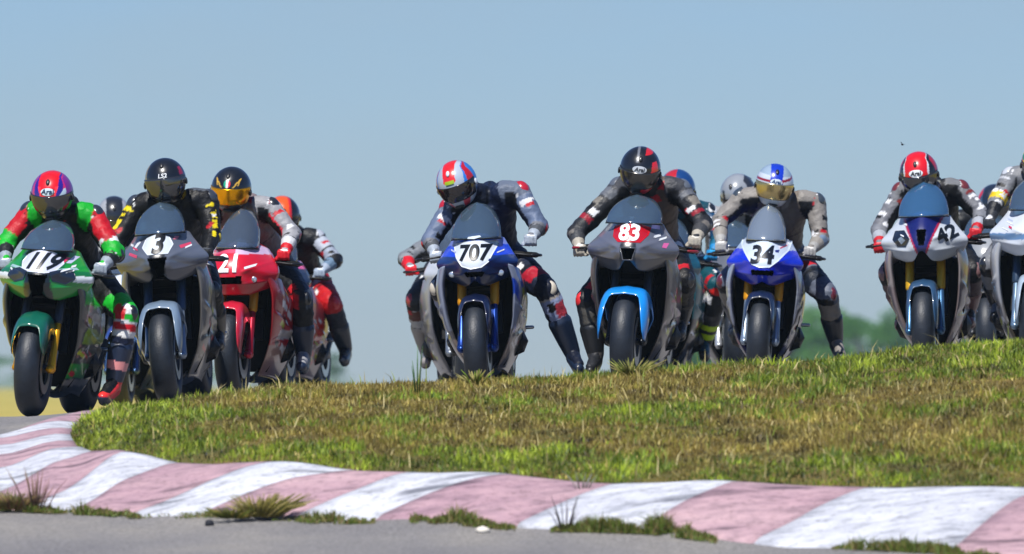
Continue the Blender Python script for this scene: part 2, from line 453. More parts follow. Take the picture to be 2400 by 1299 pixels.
for i in range(len(inn) - 1):
    P = np.zeros((NU, NV, 3))
    for a in range(NU):
        u = (a / (NU - 1)); u = .004 + u * .992
        for b_ in range(NV):
            v = b_ / (NV - 1)
            wob = .03 * math.sin(v * 9 + i * 2.1) * (1 if 0 < i else 0)
            wob = 0
            I = inn[i] * (1 - u) + inn[i + 1] * u; O = outk[i] * (1 - u) + outk[i + 1] * u
            p = I * (1 - v) + O * v
            z = H1(p[0], p[1]) + .012 + .03 * math.sin(min(1, v * 1.0) * math.pi) ** .7 + .006 * mnoise.noise(Vector((p[0] * 3, p[1] * 3, 0)))
            if v > .97: z -= .02
            P[a, b_] = (p[0], p[1] - 50 + 50, z)
    P = P[::-1] if False else P
    V, F = sheet(P, .06, flip=False)
    n0 = np.cross(P[1, 0] - P[0, 0], P[0, 1] - P[0, 0])
    if n0[2] < 0: V, F = sheet(P, .06, flip=True)
    V = V - np.array(kerb.location)
    o = mesh_obj('kerb_block', V, F, KW if white[i] else KR, kerb)

# ------------------------------------------------------------------ grass
def m_blade(n, b):
    a = n.nodes.new('ShaderNodeAttribute'); a.attribute_name = 'paint'
    n.links.new(a.outputs['Color'], b.inputs['Base Color']); b.inputs['Roughness'].default_value = .55
    b.inputs['Subsurface Weight'].default_value = 0
    tr = n.nodes.new('ShaderNodeBsdfTranslucent'); n.links.new(a.outputs['Color'], tr.inputs[0])
    mx = n.nodes.new('ShaderNodeMixShader'); mx.inputs[0].default_value = .35
    o = n.nodes['Material Output']; n.links.new(b.outputs[0], mx.inputs[1]); n.links.new(tr.outputs[0], mx.inputs[2]); n.links.new(mx.outputs[0], o.inputs[0])
BLADE = ground_mat('grass_blade', m_blade)
def vnoise(x, y, s, seed=0):
    return np.array([mnoise.fractal(Vector((a * s + seed, b * s * 1.0, seed * .7)), 1.0, 2.0, 3) for a, b in zip(x, y)])

def blades(name, X, D, Hh, W, colr, lean=.5, base=None):
    n = len(X); ang = npr.rand(n) * 2 * math.pi; la = npr.rand(n) * 2 * math.pi; lm = (npr.rand(n) ** 1.3) * lean * Hh
    Z = (H(X, D) if base is None else base) - .004
    wx, wy = np.cos(ang) * W / 2, np.sin(ang) * W / 2 * .6
    lx, ly = np.cos(la) * lm, np.sin(la) * lm
    V = np.zeros((n, 5, 3), np.float32)
    V[:, 0] = np.stack([X - wx, D - wy, Z], 1); V[:, 1] = np.stack([X + wx, D + wy, Z], 1)
    mz = Z + Hh * .55
    V[:, 2] = np.stack([X + lx * .35 + wx * .75, D + ly * .35 + wy * .75, mz], 1)
    V[:, 3] = np.stack([X + lx * .35 - wx * .75, D + ly * .35 - wy * .75, mz], 1)
    V[:, 4] = np.stack([X + lx, D + ly, Z + Hh - lm * .25], 1)
    me = bpy.data.meshes.new(name); me.vertices.add(n * 5); me.vertices.foreach_set('co', V.ravel())
    b0 = np.arange(n) * 5
    loops = np.stack([b0, b0 + 1, b0 + 2, b0 + 3, b0 + 3, b0 + 2, b0 + 4], 1).ravel()
    me.loops.add(n * 7); me.loops.foreach_set('vertex_index', loops.astype(np.int32))
    ls = np.stack([np.arange(n) * 7, np.arange(n) * 7 + 4], 1).ravel(); lt = np.tile([4, 3], n)
    me.polygons.add(n * 2); me.polygons.foreach_set('loop_start', ls.astype(np.int32)); me.polygons.foreach_set('loop_total', lt.astype(np.int32))
    me.update(calc_edges=True)
    c = np.repeat(colr, 5, axis=0); set_col(me, c); me.materials.append(BLADE)
    o = bpy.data.objects.new(name, me); C.objects.link(o); o['kind'] = 'stuff'; return o

GREEN, LIME, OLIVE, STRAW, BROWN, DKGR = [lin(c) for c in ('#6f8630', '#8ea03a', '#8c8646', '#bcae76', '#8a7a4a', '#4e6628')]
inside = np.vectorize(side_of_kerb)
NB = 370000
X = npr.rand(NB) * 10.2 - 2.9; D = 46.4 + npr.rand(NB) * 11.2; k = D > 47.6 - np.maximum(0, X - 3) * .5; X, D = X[k], D[k]
k = inside(X, D); X, D = X[k], D[k]
g1 = vnoise(X, D, .8, 3); g2 = vnoise(X, D, 2.6, 9); g3 = vnoise(X, D, 6, 5)
row = HOR - (H(X, D) - CAMZ) / (K * D)
def near_edge(x, d):
    dd = np.full(len(x), 9.)
    for a, b in zip(inn[:-1], inn[1:]):
        ab = b - a; t = np.clip(((x - a[0]) * ab[0] + (d - a[1]) * ab[1]) / (ab @ ab), 0, 1)
        dd = np.minimum(dd, np.hypot(x - a[0] - t * ab[0], d - a[1] - t * ab[1]))
    return dd
edge = near_edge(X, D)
# how green: lush strip along the kerb, dry brown middle, green again on the right-hand rise
gre = -.13 + .80 * (1 - sm(.15, 1.1, edge)) + .75 * sm(.8, 2.9, X) * sm(51, 54.5, D) + .25 * sm(55.2, 56.5, D) + 1.1 * g1 + .9 * g2 + .5 * g3 - .02 + .25 * sm(-1.3, -2.4, X) - .5 * np.exp(-((X + .6) / .9) ** 2) * sm(53.5, 55.5, D)
dry = npr.rand(len(X))
r = npr.rand(len(X)) * .5 + gre
col = np.where((r > 1.05)[:, None], LIME, np.where((r > .55)[:, None], GREEN, np.where((r > .22)[:, None], OLIVE, np.where((npr.rand(len(X)) > .22)[:, None], BROWN, STRAW))))
col = np.where((npr.rand(len(X)) < .05)[:, None], STRAW, col)
col = np.where(((npr.rand(len(X)) < .18) & (r > .4))[:, None], DKGR, col)
col = col * (.7 + .5 * npr.rand(len(X), 1)) * (1 + .9 * g3[:, None] + .5 * g2[:, None]) * np.array([1, .97, .62])
hh = (.022 + .034 * npr.rand(len(X)) ** 2) * (1 + .9 * np.clip(g2 + .1, -.4, 1)) * (1 - .15 * (1 - sm(0, .3, edge)))
hh = hh * (1 - .12 * sm(55, 56.3, D)) * np.where(D > 57, .55, 1)
blades('grass', X, D, hh, .006 + .006 * npr.rand(len(X)), np.clip(col, 0, 1), .9)
# seed stalks and long dry stems standing out of the turf
n2 = 2600
X = npr.rand(n2) * 8 - 2.8; D = 49 + npr.rand(n2) * 7.8; k = inside(X, D - .1) & inside(X - .2, D); X, D = X[k], D[k]
n2 = len(X); cc = np.where((npr.rand(n2) > .35)[:, None], STRAW * 1.25, LIME * 1.1)
blades('dry_grass_stalks', X, D, .05 + .09 * npr.rand(n2) ** 2, np.full(n2, .007), np.clip(cc, 0, 1), 1.1)
# grass growing in the joint between kerb and road
X = []; D = []; HH = []
for a, b_, hmx, den in ((70, 330, .05, 1), (690, 880, .035, .6), (960, 1210, .05, .8), (1290, 1680, .065, 1), (1950, 2260, .06, 1), (2260, 2400, .03, .5), (330, 690, .018, .3), (-200, 110, .09, 1)):
    n = int((b_ - a) * 11 * den)
    p = a + npr.rand(n) * (b_ - a); t = (p - a) / (b_ - a)
    dd = np.interp(p, [q[0] for q in OUT][:14][::-1], [q[1] for q in OUT][:14][::-1]) - .03 - npr.rand(n) * .16 + .08
    X.append((p - 1200) * K * dd); D.append(dd); HH.append(hmx * (.25 + npr.rand(n)) * (np.sin(t * math.pi) ** .6 * .8 + .15))
X = np.concatenate(X); D = np.concatenate(D); HH = np.concatenate(HH)
k = vnoise(X, D, 7, 21) > -.12 - .3 * npr.rand(len(X)); X, D, HH = X[k], D[k], HH[k]; HH = HH * (1 + 1.1 * vnoise(X, D, 9, 31))
cc = np.where((npr.rand(len(X)) > .45)[:, None], GREEN * .8, np.where((npr.rand(len(X)) > .5)[:, None], OLIVE * .8, BROWN))
blades('verge_grass', X, D, HH, np.full(len(X), .008), cc * (.7 + .6 * npr.rand(len(X), 1)), 1.3, base=H(X, D) + .01)

def tuft(px, d, n, hgt, spread, cols, label, name='grass_tuft', lift=0.02, stiff=.5, wid=.006, lean=0.):
    x0 = xp(px, d); t = thing(name, label, 'grass tuft' if name == 'grass_tuft' else 'weed', (x0, d, H1(x0, d) + lift))
    parts = []; cs = []
    for i in range(n):
        a = rnd.random() * 2 * math.pi; l = hgt * (.45 + .55 * rnd.random()); s = spread * (rnd.random() ** .8)
        bx_, by_ = math.cos(a) * s * .35, math.sin(a) * s * .2
        ex, ey = math.cos(a) * s + lean * l * rnd.random(), math.sin(a) * s * .6
        pts = [(bx_, by_, 0), ((bx_ + ex) / 2, (by_ + ey) / 2, l * .62), (ex, ey, l)]
        v, f = tube(pts, [wid * .5, wid * .42, wid * .12], 4, cap=False); parts.append((v, f))
        c = lin(rnd.choice(cols)) * (.7 + .6 * rnd.random()); cs.append(np.tile(c, (len(v), 1)))
    V, F = join(*parts); o = mesh_obj('blades', V, F, BLADE, t); set_col(o.data, np.clip(np.vstack(cs), 0, 1)); o['kind'] = 'stuff'
    return t
tuft(615, 49.5, 230, .12, .22, ['#a39850', '#b8a96c', '#868038', '#6f7430'], 'big dry grass tuft leaning out over the kerb edge, olive and straw', wid=.008, lean=.9)
tuft(545, 49.5, 90, .06, .16, ['#6e7424', '#59601c', '#8f8440'], 'low green grass tuft just left of the big dry tuft at the kerb', wid=.008)
tuft(30, 50.4, 130, .09, .2, ['#a08a56', '#8a6a50', '#7c7a3c'], 'brownish weed tuft at the road edge on the kerb by the apex', wid=.008)
tuft(85, 50.35, 26, .22, .16, ['#8d6866', '#9a7a68', '#8a7a58'], 'thin reddish weed stems rising over the pink kerb stripe near the apex', name='weed', wid=.006)
tuft(1325, 48.45, 16, .17, .1, ['#5d5a60', '#6b5a58', '#4c5046'], 'thin dark weed standing in front of a white kerb stripe mid road', name='weed', wid=.005)
tuft(978, 55.0, 4, .27, .05, ['#4f7a4a', '#5f8a4e'], 'lone tall green grass stem sticking up left of the blue motorcycle', name='grass_tuft', wid=.008)
tuft(1480, 55.8, 60, .10, .22, ['#9aa24e', '#b9b06a', '#7f8a34'], 'pale seeding grass tuft in front of the grey motorcycle with the cyan mudguard', wid=.008)
tuft(1115, 55.8, 40, .085, .14, ['#b9b06a', '#8fae2e'], 'short pale grass tuft in front of the wheel of the blue motorcycle', wid=.009)
tuft(1365, 49.3, 10, .1, .1, ['#b7b9b0', '#8f9a86'], 'small pale weed on the grass just above the kerb', name='weed', wid=.006)

STONE = mat('stone', '#d8d2c6', rough=.9, bump=.8, bscale=30); TAR = mat('rubber_crumb', '#1d2029', rough=.8, bump=.8, bscale=40)
def lump(name, px, d, r, m, label, cat, seed=0, sq=.6):
    V, F = ellipsoid((0, 0, 0), (r, r * .8, r * sq), 14, 9)
    V = np.array([v * (1 + .28 * mnoise.noise(Vector(v * 2.2 / r + np.array([seed, 0, 0])))) for v in V])
    x = xp(px, d); o = mesh_obj(name, V, F, m, None, True, loc=(x, d, H1(x, d) + r * sq * .6)); tag(o, label, cat)
lump('stone', 1132, 48.55, .034, STONE, 'pale rounded stone lying in the grass at the road edge', 'stone', 1)
lump('rubber_lump', 491, 49.4, .024, TAR, 'small black lump on the grey road below the pink kerb stripe', 'rubber lump', 2, .8)
lump('rubber_lump', 93, 55.2, .03, TAR, 'flat black lump on the asphalt beyond the kerb, left of its pair', 'rubber lump', 3, .35)
lump('rubber_lump', 133, 55.4, .03, TAR, 'flat black lump on the asphalt beyond the kerb, right of its pair', 'rubber lump', 4, .3)
lump('rubber_lump', 88, 54.6, .022, TAR, 'small black lump nearest the white kerb edge at the apex', 'rubber lump', 5, .6)

# insect in the air above the rider with the red helmet
bug = thing('insect', 'tiny dark insect in the air above the red helmeted rider on the right', 'insect', (xp(2115, 58), 58, zr(339, 58)), (0, .5, .4))
mesh_obj('body', *ellipsoid((0, 0, 0), (.006, .013, .006), 10, 6), TAR, bug)
for s in (-1, 1): mesh_obj('wing', *box((s * .009, 0, .006), (.014, .008, .001), ry=-s * .5), TAR, bug)

# ------------------------------------------------------------------ far trees
def m_leaf(n, b):
    a = n.nodes.new('ShaderNodeAttribute'); a.attribute_name = 'paint'
    n.links.new(a.outputs['Color'], b.inputs['Base Color']); b.inputs['Roughness'].default_value = .6
    tr = n.nodes.new('ShaderNodeBsdfTranslucent'); n.links.new(a.outputs['Color'], tr.inputs[0])
    mx = n.nodes.new('ShaderNodeMixShader'); mx.inputs[0].default_value = .3
    o = n.nodes['Material Output']; n.links.new(b.outputs[0], mx.inputs[1]); n.links.new(tr.outputs[0], mx.inputs[2]); n.links.new(mx.outputs[0], o.inputs[0])
LEAF = ground_mat('leaf', m_leaf); BARK = mat('bark', '#4d4238', rough=.9, bump=.6, bscale=12)
def tree(px, d, hgt, wid, label, seed, dens=1., cat='tree', name='broadleaf_tree'):
    rs = np.random.RandomState(seed); x = xp(px, d); z = H1(x, d)
    hgt *= 1.22; wid *= 1.15
    t = thing(name, label, cat, (x, d, z), group='far tree line')
    limbs = [tube([(0, 0, -.1), (.05 * hgt * (rs.rand() - .5), 0, hgt * .35), (.1 * hgt * (rs.rand() - .5), 0, hgt * .8)], [hgt * .035, hgt * .026, hgt * .008], 8)]
    lob = []
    for i in range(7):
        a = rs.rand() * 6.28; rr = wid * .5 * (.3 + .5 * rs.rand()); lz = hgt * (.3 + .6 * rs.rand())
        c = np.array([math.cos(a) * rr * (1.15 - lz / hgt * .5), math.sin(a) * rr * .8, lz]); lob.append((c, wid * (.16 + .12 * rs.rand()), hgt * (.10 + .08 * rs.rand())))
        limbs.append(tube([(0, 0, hgt * (.2 + .25 * rs.rand())), tuple(c * .6 + np.array([0, 0, lz * .3])), tuple(c)], [hgt * .016, hgt * .01, hgt * .004], 6))
    lob.append((np.array([0, 0, hgt * .86]), wid * .2, hgt * .12)); lob.append((np.array([0, 0, hgt * .3]), wid * .42, hgt * .22)); lob.append((np.array([0, 0, hgt * .12]), wid * .45, hgt * .12))
    mesh_obj('trunk', *join(*limbs), BARK, t)
    n = int(3400 * dens); li = rs.randint(0, len(lob), n); c = np.array([lob[i][0] for i in li]); r1 = np.array([lob[i][1] for i in li]); r2 = np.array([lob[i][2] for i in li])
    u = rs.randn(n, 3); u /= np.linalg.norm(u, axis=1, keepdims=True); rad = rs.rand(n) ** .4
    P = c + u * np.stack([r1, r1, r2], 1) * rad[:, None]; P[:, 2] = np.maximum(P[:, 2], .05)
    s = hgt * .022 * (.6 + .9 * rs.rand(n)); A = rs.randn(n, 3); A /= np.linalg.norm(A, axis=1, keepdims=True); B = np.cross(A, rs.randn(n, 3)); B /= np.linalg.norm(B, axis=1, keepdims=True)
    V = np.stack([P - A * s[:, None], P + B * s[:, None] * .6, P + A * s[:, None], P - B * s[:, None] * .6], 1).reshape(-1, 3)
    F = np.arange(n * 4).reshape(-1, 4)
    base = np.array([lin('#3f7a26'), lin('#33662a'), lin('#579034')])[rs.randint(0, 3, len(lob))][li] * (.8 + .4 * rs.rand(n, 1))
    o = mesh_obj('crown', V, F, LEAF, t, smooth=False); set_col(o.data, np.repeat(base, 4, 0)); o['kind'] = 'stuff'
TR = [(1545, 150, 110), (1600, 195, 120), (1650, 175, 130), (1700, 150, 110), (1760, 165, 120), (1850, 178, 110), (1900, 196, 120), (1958, 190, 95), (2010, 172, 90), (2062, 150, 70), (2135, 185, 95), (2190, 165, 110), (2260, 170, 110), (2340, 150, 120)]
desc = ['leftmost of the far trees, behind the teal rider', 'first of the far trees right of the grey motorcycle', 'bushy far tree behind the pink booted rider', 'low far tree behind the wheel of the blue and white motorcycle', 'far tree hidden behind the blue and white motorcycle', 'far tree glimpsed between that motorcycle and the rider leg held out', 'tall far tree just right of the leg held out', 'rounded far tree in the open gap of sky, tallest there', 'lower far tree next to the notch of sky', 'smallest far tree at the notch of sky', 'pointed far tree left of the white motorcycle', 'far tree behind the wheel of the white motorcycle', 'far tree behind the tucked rider on the right', 'last far tree at the right edge behind the white fairing']
for i, ((px, h, w_), de) in enumerate(zip(TR, desc)):
    d = 620 + (i * 37) % 120; tree(px, d, h * K * d * .86, w_ * K * d * 1.75, 'hazy green ' + de, 40 + i)
TL = [(-20, 58, 90), (40, 52, 80), (120, 45, 90), (480, 48, 60), (745, 78, 60), (785, 62, 50), (215, 50, 90), (330, 42, 90), (600, 45, 100)]
desl = ['bush at the left edge beyond the yellow field', 'bush behind the front wheel of the green motorcycle', 'bush hidden behind the green motorcycle', 'bush between the grey and the red motorcycles', 'bush right of the last red motorcycle, taller of two', 'bush right of the last red motorcycle, lower of two', 'bush behind the dangling boot of the green rider', 'bush behind the grey motorcycle', 'bush behind the red motorcycle']
for i, ((px, h, w_), de) in enumerate(zip(TL, desl)):
    d = 900 + (i * 53) % 150; tree(px, d, h * K * d * 1.15, w_ * K * d * 1.9, 'hazy far ' + de, 80 + i, .6, 'bush', 'bush')
# ------------------------------------------------------------------ air
def haze():
    V = np.array([(x, y, z) for x in (-1600, 1600) for y in (-80, 1800) for z in (-1.2, 16)], float)
    F = [(0, 1, 3, 2), (4, 6, 7, 5), (0, 4, 5, 1), (2, 3, 7, 6), (0, 2, 6, 4), (1, 5, 7, 3)]
    m = bpy.data.materials.new('haze_air'); m.use_nodes = True; n = m.node_tree; n.nodes.clear()
    o = n.nodes.new('ShaderNodeOutputMaterial'); v = n.nodes.new('ShaderNodeVolumePrincipled')
    v.inputs['Color'].default_value = (.70, .90, 1, 1); v.inputs['Density'].default_value = .00022; v.inputs['Anisotropy'].default_value = .2
    n.links.new(v.outputs[0], o.inputs['Volume'])
    h = mesh_obj('haze', V, F, m, smooth=False); h['kind'] = 'stuff'
haze()
# ------------------------------------------------------------------ motorcycles
# bike space: x to the picture's right, -y forward (towards the camera), z up, origin under the front axle
SHAPES = {
 'broad': dict(z=[.66, .71, .77, .83, .90, .97, 1.05], hw=[.165, .225, .272, .292, .238, .185, .145], yc=[.03, -.03, -.08, -.07, -.03, .03, .11], ys=[.24, .22, .21, .20, .25, .30, .36]),
 'wedge': dict(z=[.66, .71, .77, .83, .90, .97, 1.05], hw=[.10, .165, .225, .262, .225, .18, .14], yc=[.05, -.02, -.07, -.07, -.03, .03, .12], ys=[.22, .21, .20, .20, .25, .31, .37]),
 'round': dict(z=[.66, .71, .77, .83, .90, .97, 1.05], hw=[.14, .20, .245, .265, .235, .185, .14], yc=[.04, -.02, -.06, -.06, -.03, .03, .11], ys=[.22, .21, .20, .20, .25, .30, .36]),
}
POW = {'broad': 1.55, 'wedge': 1.7, 'round': 1.9}
def cheek(x, z):
    """sculpting of the nose: lamp hollow, brow ridge, lower lip"""
    ax = np.abs(x)
    h = .022 * np.exp(-((ax - .135) / .055) ** 2 - ((z - .80) / .035) ** 2)
    h = h - .010 * np.exp(-((z - (.80 + .45 * ax)) / .012) ** 2) * sm(.05, .10, ax)
    h = h - .008 * np.exp(-((z - (.74 + .15 * ax)) / .010) ** 2) * sm(.06, .10, ax)
    return h
def surf(shape, x, z):
    s = SHAPES[shape]; hw = spl(s['z'], s['hw'], z); yc = spl(s['z'], s['yc'], z); ys = spl(s['z'], s['ys'], z)
    a = np.clip(np.abs(x) / hw, 0, 1); a = (np.sqrt(a * a + .012) - .1095) / .8964
    return yc + (ys - yc) * a ** POW[shape] + cheek(x, z)

def decal(shape, pts, prow=.003, n=10):
    """flat-print piece lying on the nose fairing, outline in (x, z)"""
    pts = np.array(pts, float)
    q = []
    for a, b in zip(pts, np.roll(pts, -1, 0)):
        for t in (0, .25, .5, .75): q.append(a * (1 - t) + b * t)
    q = np.array(q); c = pts.mean(0); m = len(q); V = [[c[0], surf(shape, c[0], c[1]) - prow, c[1]]]
    for k in range(1, n + 1):
        for p in q:
            r = c + (p - c) * k / n; V.append([r[0], float(surf(shape, r[0], r[1])) - prow, r[1]])
    F = [(0, 1 + (j + 1) % m, 1 + j) for j in range(m)]
    for k in range(n - 1):
        for j in range(m):
            a, b = 1 + k * m + j, 1 + k * m + (j + 1) % m; F.append((a, b, b + m, a + m))
    nV = len(V); V2 = [[v[0], v[1] + prow + .004, v[2]] for v in V]
    F2 = [tuple(nV + i for i in reversed(f)) for f in F]
    o = 1 + (n - 1) * m; rim = [(o + (j + 1) % m, o + j, nV + o + j, nV + o + (j + 1) % m) for j in range(m)]
    return np.array(V + V2), F + F2 + rim

def mirror(V, F): 
    V = np.array(V) * np.array([-1, 1, 1]); return V, [tuple(reversed(f)) for f in F]
def orient(V, F):
    import bmesh
    bm = bmesh.new(); vs_ = [bm.verts.new(v) for v in V]
    for f in F:
        try: bm.faces.new([vs_[i] for i in f])
        except ValueError: pass
    bmesh.ops.recalc_face_normals(bm, faces=bm.faces); bm.verts.index_update()
    V2 = np.array([v.co[:] for v in bm.verts]); F2 = [tuple(v.index for v in f.verts) for f in bm.faces]; bm.free(); return V2, F2

def wheel(parent, name, c, R, w, rimc, discs, rimw):
    prof = []
    for k in range(17):
        a = math.pi * k / 16; prof.append((-math.cos(a) * w / 2, R - w * .62 + w * .62 * math.sin(a) ** .75))
    prof += [(w * .40, R - w * .80), (w * .30, R - w * .86), (-w * .30, R - w * .86), (-w * .40, R - w * .80)]
    prof = prof[::-1]
    rp = [(-rimw / 2, R - w * .80), (-rimw / 2, R - w * .98), (-rimw * .3, R - w * 1.06), (rimw * .3, R - w * 1.06), (rimw / 2, R - w * .98), (rimw / 2, R - w * .80), (rimw * .42, R - w * .84), (-rimw * .42, R - w * .84)]
    ms = [lathe_x(rp, 40, c)]
    for k in range(6):
        a = math.pi * 2 * k / 6; d = np.array([0, math.cos(a), math.sin(a)]); ms.append(tube([np.array(c) + d * .03, np.array(c) + d * (R - w * 1.03)], [.016, .011], 8))
    ms.append(tube([(c[0] - .06, c[1], c[2]), (c[0] + .06, c[1], c[2])], .032, 14))
    wh = mesh_obj(name, *join(*ms), mat('wheel_' + rimc.strip('#'), rimc, rough=.35, metal=.4), parent)
    V, F = lathe_x(prof, 64, c); mesh_obj('tyre', V, F, RUBBER(), wh)
    for s in discs:
        mesh_obj('brake_disc', *lathe_x([(s - .0025, .155), (s - .0025, .10), (s + .0025, .10), (s + .0025, .155)], 40, c), STEEL(), wh, smooth=False)
    return wh

def bike(st):
    px, d = st['px'], st['d']; x0 = xp(px, d); z0 = H1(x0, d) + st.get('dz', 0)
    rot = (0, math.radians(st.get('roll', 0)), math.radians(st.get('yaw', 0)))
    B = thing('motorcycle', st['label'], 'motorcycle', (x0, d, z0), rot, 'racing motorcycles coming over the crest')
    sh = st.get('shape', 'broad'); s = SHAPES[sh]
    # front end
    wheel(B, 'front_wheel', (0, 0, .30), .30, .15, st.get('rim', '#1a1b1f'), (-.072, .072), .10)
    wheel(B, 'rear_wheel', (0, 1.42, .315), .315, .20, st.get('rim', '#1a1b1f'), (.10,), .15)
    for q in (-1, 1):
        fx = q * .105; ft = np.array([fx, .285, .86]); fa = np.array([fx, .01, .30]); f1 = fa * .48 + ft * .52
        fm = mat('fork_' + st.get('fork', '#d79a12').strip('#'), st.get('fork', '#d79a12'), rough=.35, metal=.3)
        mesh_obj('fork_tube', *tube([f1, ft], [.029, .031], 14), fm, B)
        fl = mesh_obj('fork_leg', *join(tube([fa * 1.0, fa * .75 + f1 * .25, f1], [.030, .024, .021], 12), tube([(fx, -.03, .30), (fx, .04, .30)], .026, 10)), mat('fork_leg_' + st.get('leg', '#2b3138').strip('#'), st.get('leg', '#2b3138'), rough=.3, metal=.6), B)
        V, F = orient(*sheet(np.array([[(q * (.095 + .006 * k), .06 + .03 * math.sin(t), .27 + .14 * t) for k in (0, 1, 2)] for t in np.linspace(0, 1, 6)]), .02))
        mesh_obj('brake_caliper', *box((q * .088, .105, .37), (.06, .06, .115), rx=-.5), mat('caliper_' + st.get('cal', '#8f959c').strip('#'), st.get('cal', '#8f959c'), rough=.3, metal=.6), B)
        mesh_obj('brake_hose', *tube([(q * .10, .12, .43), (q * .13, .22, .55), (q * .09, .27, .72)], .006, 6), BLACK(), B)
        # handlebar, lever and its guard
        hb = mesh_obj('handlebar', *tube([(q * .12, .33, .90), (q * .24, .34, .90), (q * .36, .37, .885)], .012, 10), DARK(), B)
        mesh_obj('grip', *tube([(q * .235, .34, .90), (q * .365, .372, .885)], .018, 12), BLACK(), hb)
        mesh_obj('brake_lever' if q < 0 else 'clutch_lever', *tube([(q * .20, .31, .90), (q * .25, .27, .895), (q * .37, .29, .88)], [.008, .007, .006], 8), DARK(), B)
        mesh_obj('lever_guard', *tube([(q * .372, .375, .885), (q * .40, .32, .882), (q * .385, .25, .882), (q * .35, .22, .884)], [.011, .009, .010, .007], 8), mat('guard_' + st.get('guard', '#15161a').strip('#'), st.get('guard', '#15161a'), rough=.4), B)
    mesh_obj('triple_clamp', *join(box((0, .24, .70), (.27, .06, .05), rx=-.4), box((0, .31, .87), (.27, .06, .035), rx=-.4)), DARK(), B)
    # mudguard: an arched shell wrapped over the tyre
    gw = st.get('guardw', .095); P = np.zeros((26, 21, 3)); g0 = math.radians(st.get('ga', 60)); g1 = math.radians(st.get('gs', 2 if st.get('spat') else 22))
    for j, b in enumerate(np.linspace(-1, 1, 21)):
        ab = abs(b); as_ = g0 + (g1 - g0) * float(sm(.42, .95, ab))
        for i, a in enumerate(np.linspace(as_, math.radians(165), 26)):
            t = (i / 25); nar = min(1, .72 + (25 - i) / 14)
            rr = .338 - .07 * ab ** 3 - .055 * ab ** 8 + .006 * math.exp(-(b / .12) ** 2)
            xx = math.copysign(gw * (1 - (1 - ab) ** 1.5), b) * nar * (1 + .10 * math.sin(min(1, t * 2.2) * math.pi) * ab)
            P[i, j] = (xx, -math.cos(a) * rr, .30 + math.sin(a) * rr)
    mesh_obj('mudguard', *orient(*sheet(P, .006)), PAINT(), B, col=st.get('mudcol', st['c1']))
    # nose fairing
    nt_, nv_ = 101, 46; P = np.zeros((nv_, nt_, 3)); notch = st.get('notch', .07)
    A_, V_ = np.meshgrid(np.linspace(-1, 1, nt_), np.linspace(0, 1, nv_)); aa = np.abs(A_)
    zb = .685 + notch * np.exp(-(A_ / .17) ** 2) + .075 * np.maximum(0, aa - .5) ** 1.2 * 2 ** 1.2
    Z_ = zb + (1.03 - .02 * aa ** 2 - .05 * aa ** 5 - zb) * V_
    HW = spl(s['z'], s['hw'], Z_); u_ = np.clip((aa - .86) / .14, 0, 1)
    X_ = np.where(aa < .86, HW * A_ / .86, np.sign(A_) * (HW - .03 * u_ * u_)); Y_ = surf(sh, np.where(aa < .86, X_, HW * .9999), Z_) + .18 * u_
    P = np.stack([X_, Y_, Z_], -1)
    it = st.get('intake', [(-.062, .835), (.062, .835), (.045, .77), (.03, .70), (-.03, .70), (-.045, .77)])
    def in_poly(x, z):
        ins = False; j = len(it) - 1
        for i in range(len(it)):
            if (it[i][1] > z) != (it[j][1] > z) and x < (it[j][0] - it[i][0]) * (z - it[i][1]) / (it[j][1] - it[i][1]) + it[i][0]: ins = not ins
            j = i
        return ins
    Vn, Fn = sheet(P, .005, True)
    Fn = [f for f in Fn if abs(Vn[f[0], 0]) > .13 or not in_poly(Vn[list(f), 0].mean(), Vn[list(f), 2].mean())]
    NZ = st.get('nz', .03); lift = []
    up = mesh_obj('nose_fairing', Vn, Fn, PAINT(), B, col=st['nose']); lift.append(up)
    lift.append(mesh_obj('inner_fairing', *orient(*sheet(np.array([[(x * (.19 - .03 * t), .17 + .10 * t + .25 * x * x * .3, .80 - .20 * t) for x in np.linspace(-1, 1, 9)] for t in np.linspace(0, 1, 4)]), .006)), BLACK(), B))
    # intake
    q = np.array(it, float); qc = q.mean(0); m_ = len(q); Vi = []
    for k, (sc_, dy) in enumerate(((1.06, .004), (.9, .05), (.75, .13))):
        for p in q:
            r = qc + (p - qc) * sc_; Vi.append((r[0], float(surf(sh, p[0], p[1])) + dy, r[1]))
    Fi = gridf(3, m_, True) + [tuple(range(2 * m_, 3 * m_))]
    lift.append(mesh_obj('air_intake', *orient(Vi, Fi), mat('intake_black', '#050506', rough=.9, spec=.1), B, smooth=False))
    if st.get('intake_rim'):
        q = np.array(it); ring = [(p[0], float(surf(sh, p[0], p[1])) - .004, p[1]) for p in list(q) + [q[0]]]
        lift.append(mesh_obj('intake_rim', *tube(ring, .006, 6, cap=False), PAINT(), B, col=st['intake_rim']))
    for nm, pts, colr, both, *rest in st.get('decals', []):
        for q in ((1, -1) if both else (1,)):
            lift.append(mesh_obj(nm, *decal(sh, [(q * a, b) for a, b in pts], rest[0] if rest else .003), PAINT(), B, col=colr))
    rn = random.Random(st['px'] * 7)
    for _ in range(7):
        cx, cz = rn.choice((-1, 1)) * rn.uniform(.10, .20), rn.uniform(.855, .975); w_, h_ = rn.uniform(.010, .022), rn.uniform(.004, .009); tl = .5 if cx > 0 else -.5
        if st.get('shape') != 'broad' and abs(cx) > .17: continue
        if abs(cx) < .14 and st.get('plate'): continue
        if not st.get('plate') and cx > -.05 and st.get('shape') == 'broad': continue
        lift.append(mesh_obj('sticker', *decal(sh, [(cx - w_, cz - h_ - w_ * tl), (cx + w_, cz - h_ + w_ * tl), (cx + w_, cz + h_ + w_ * tl), (cx - w_, cz + h_ - w_ * tl)], .0075, 3), PAINT(), B, col=rn.choice(['#dfe3e8', '#dfe3e8', '#c83a58', '#15171c', '#b8c4e0'])))
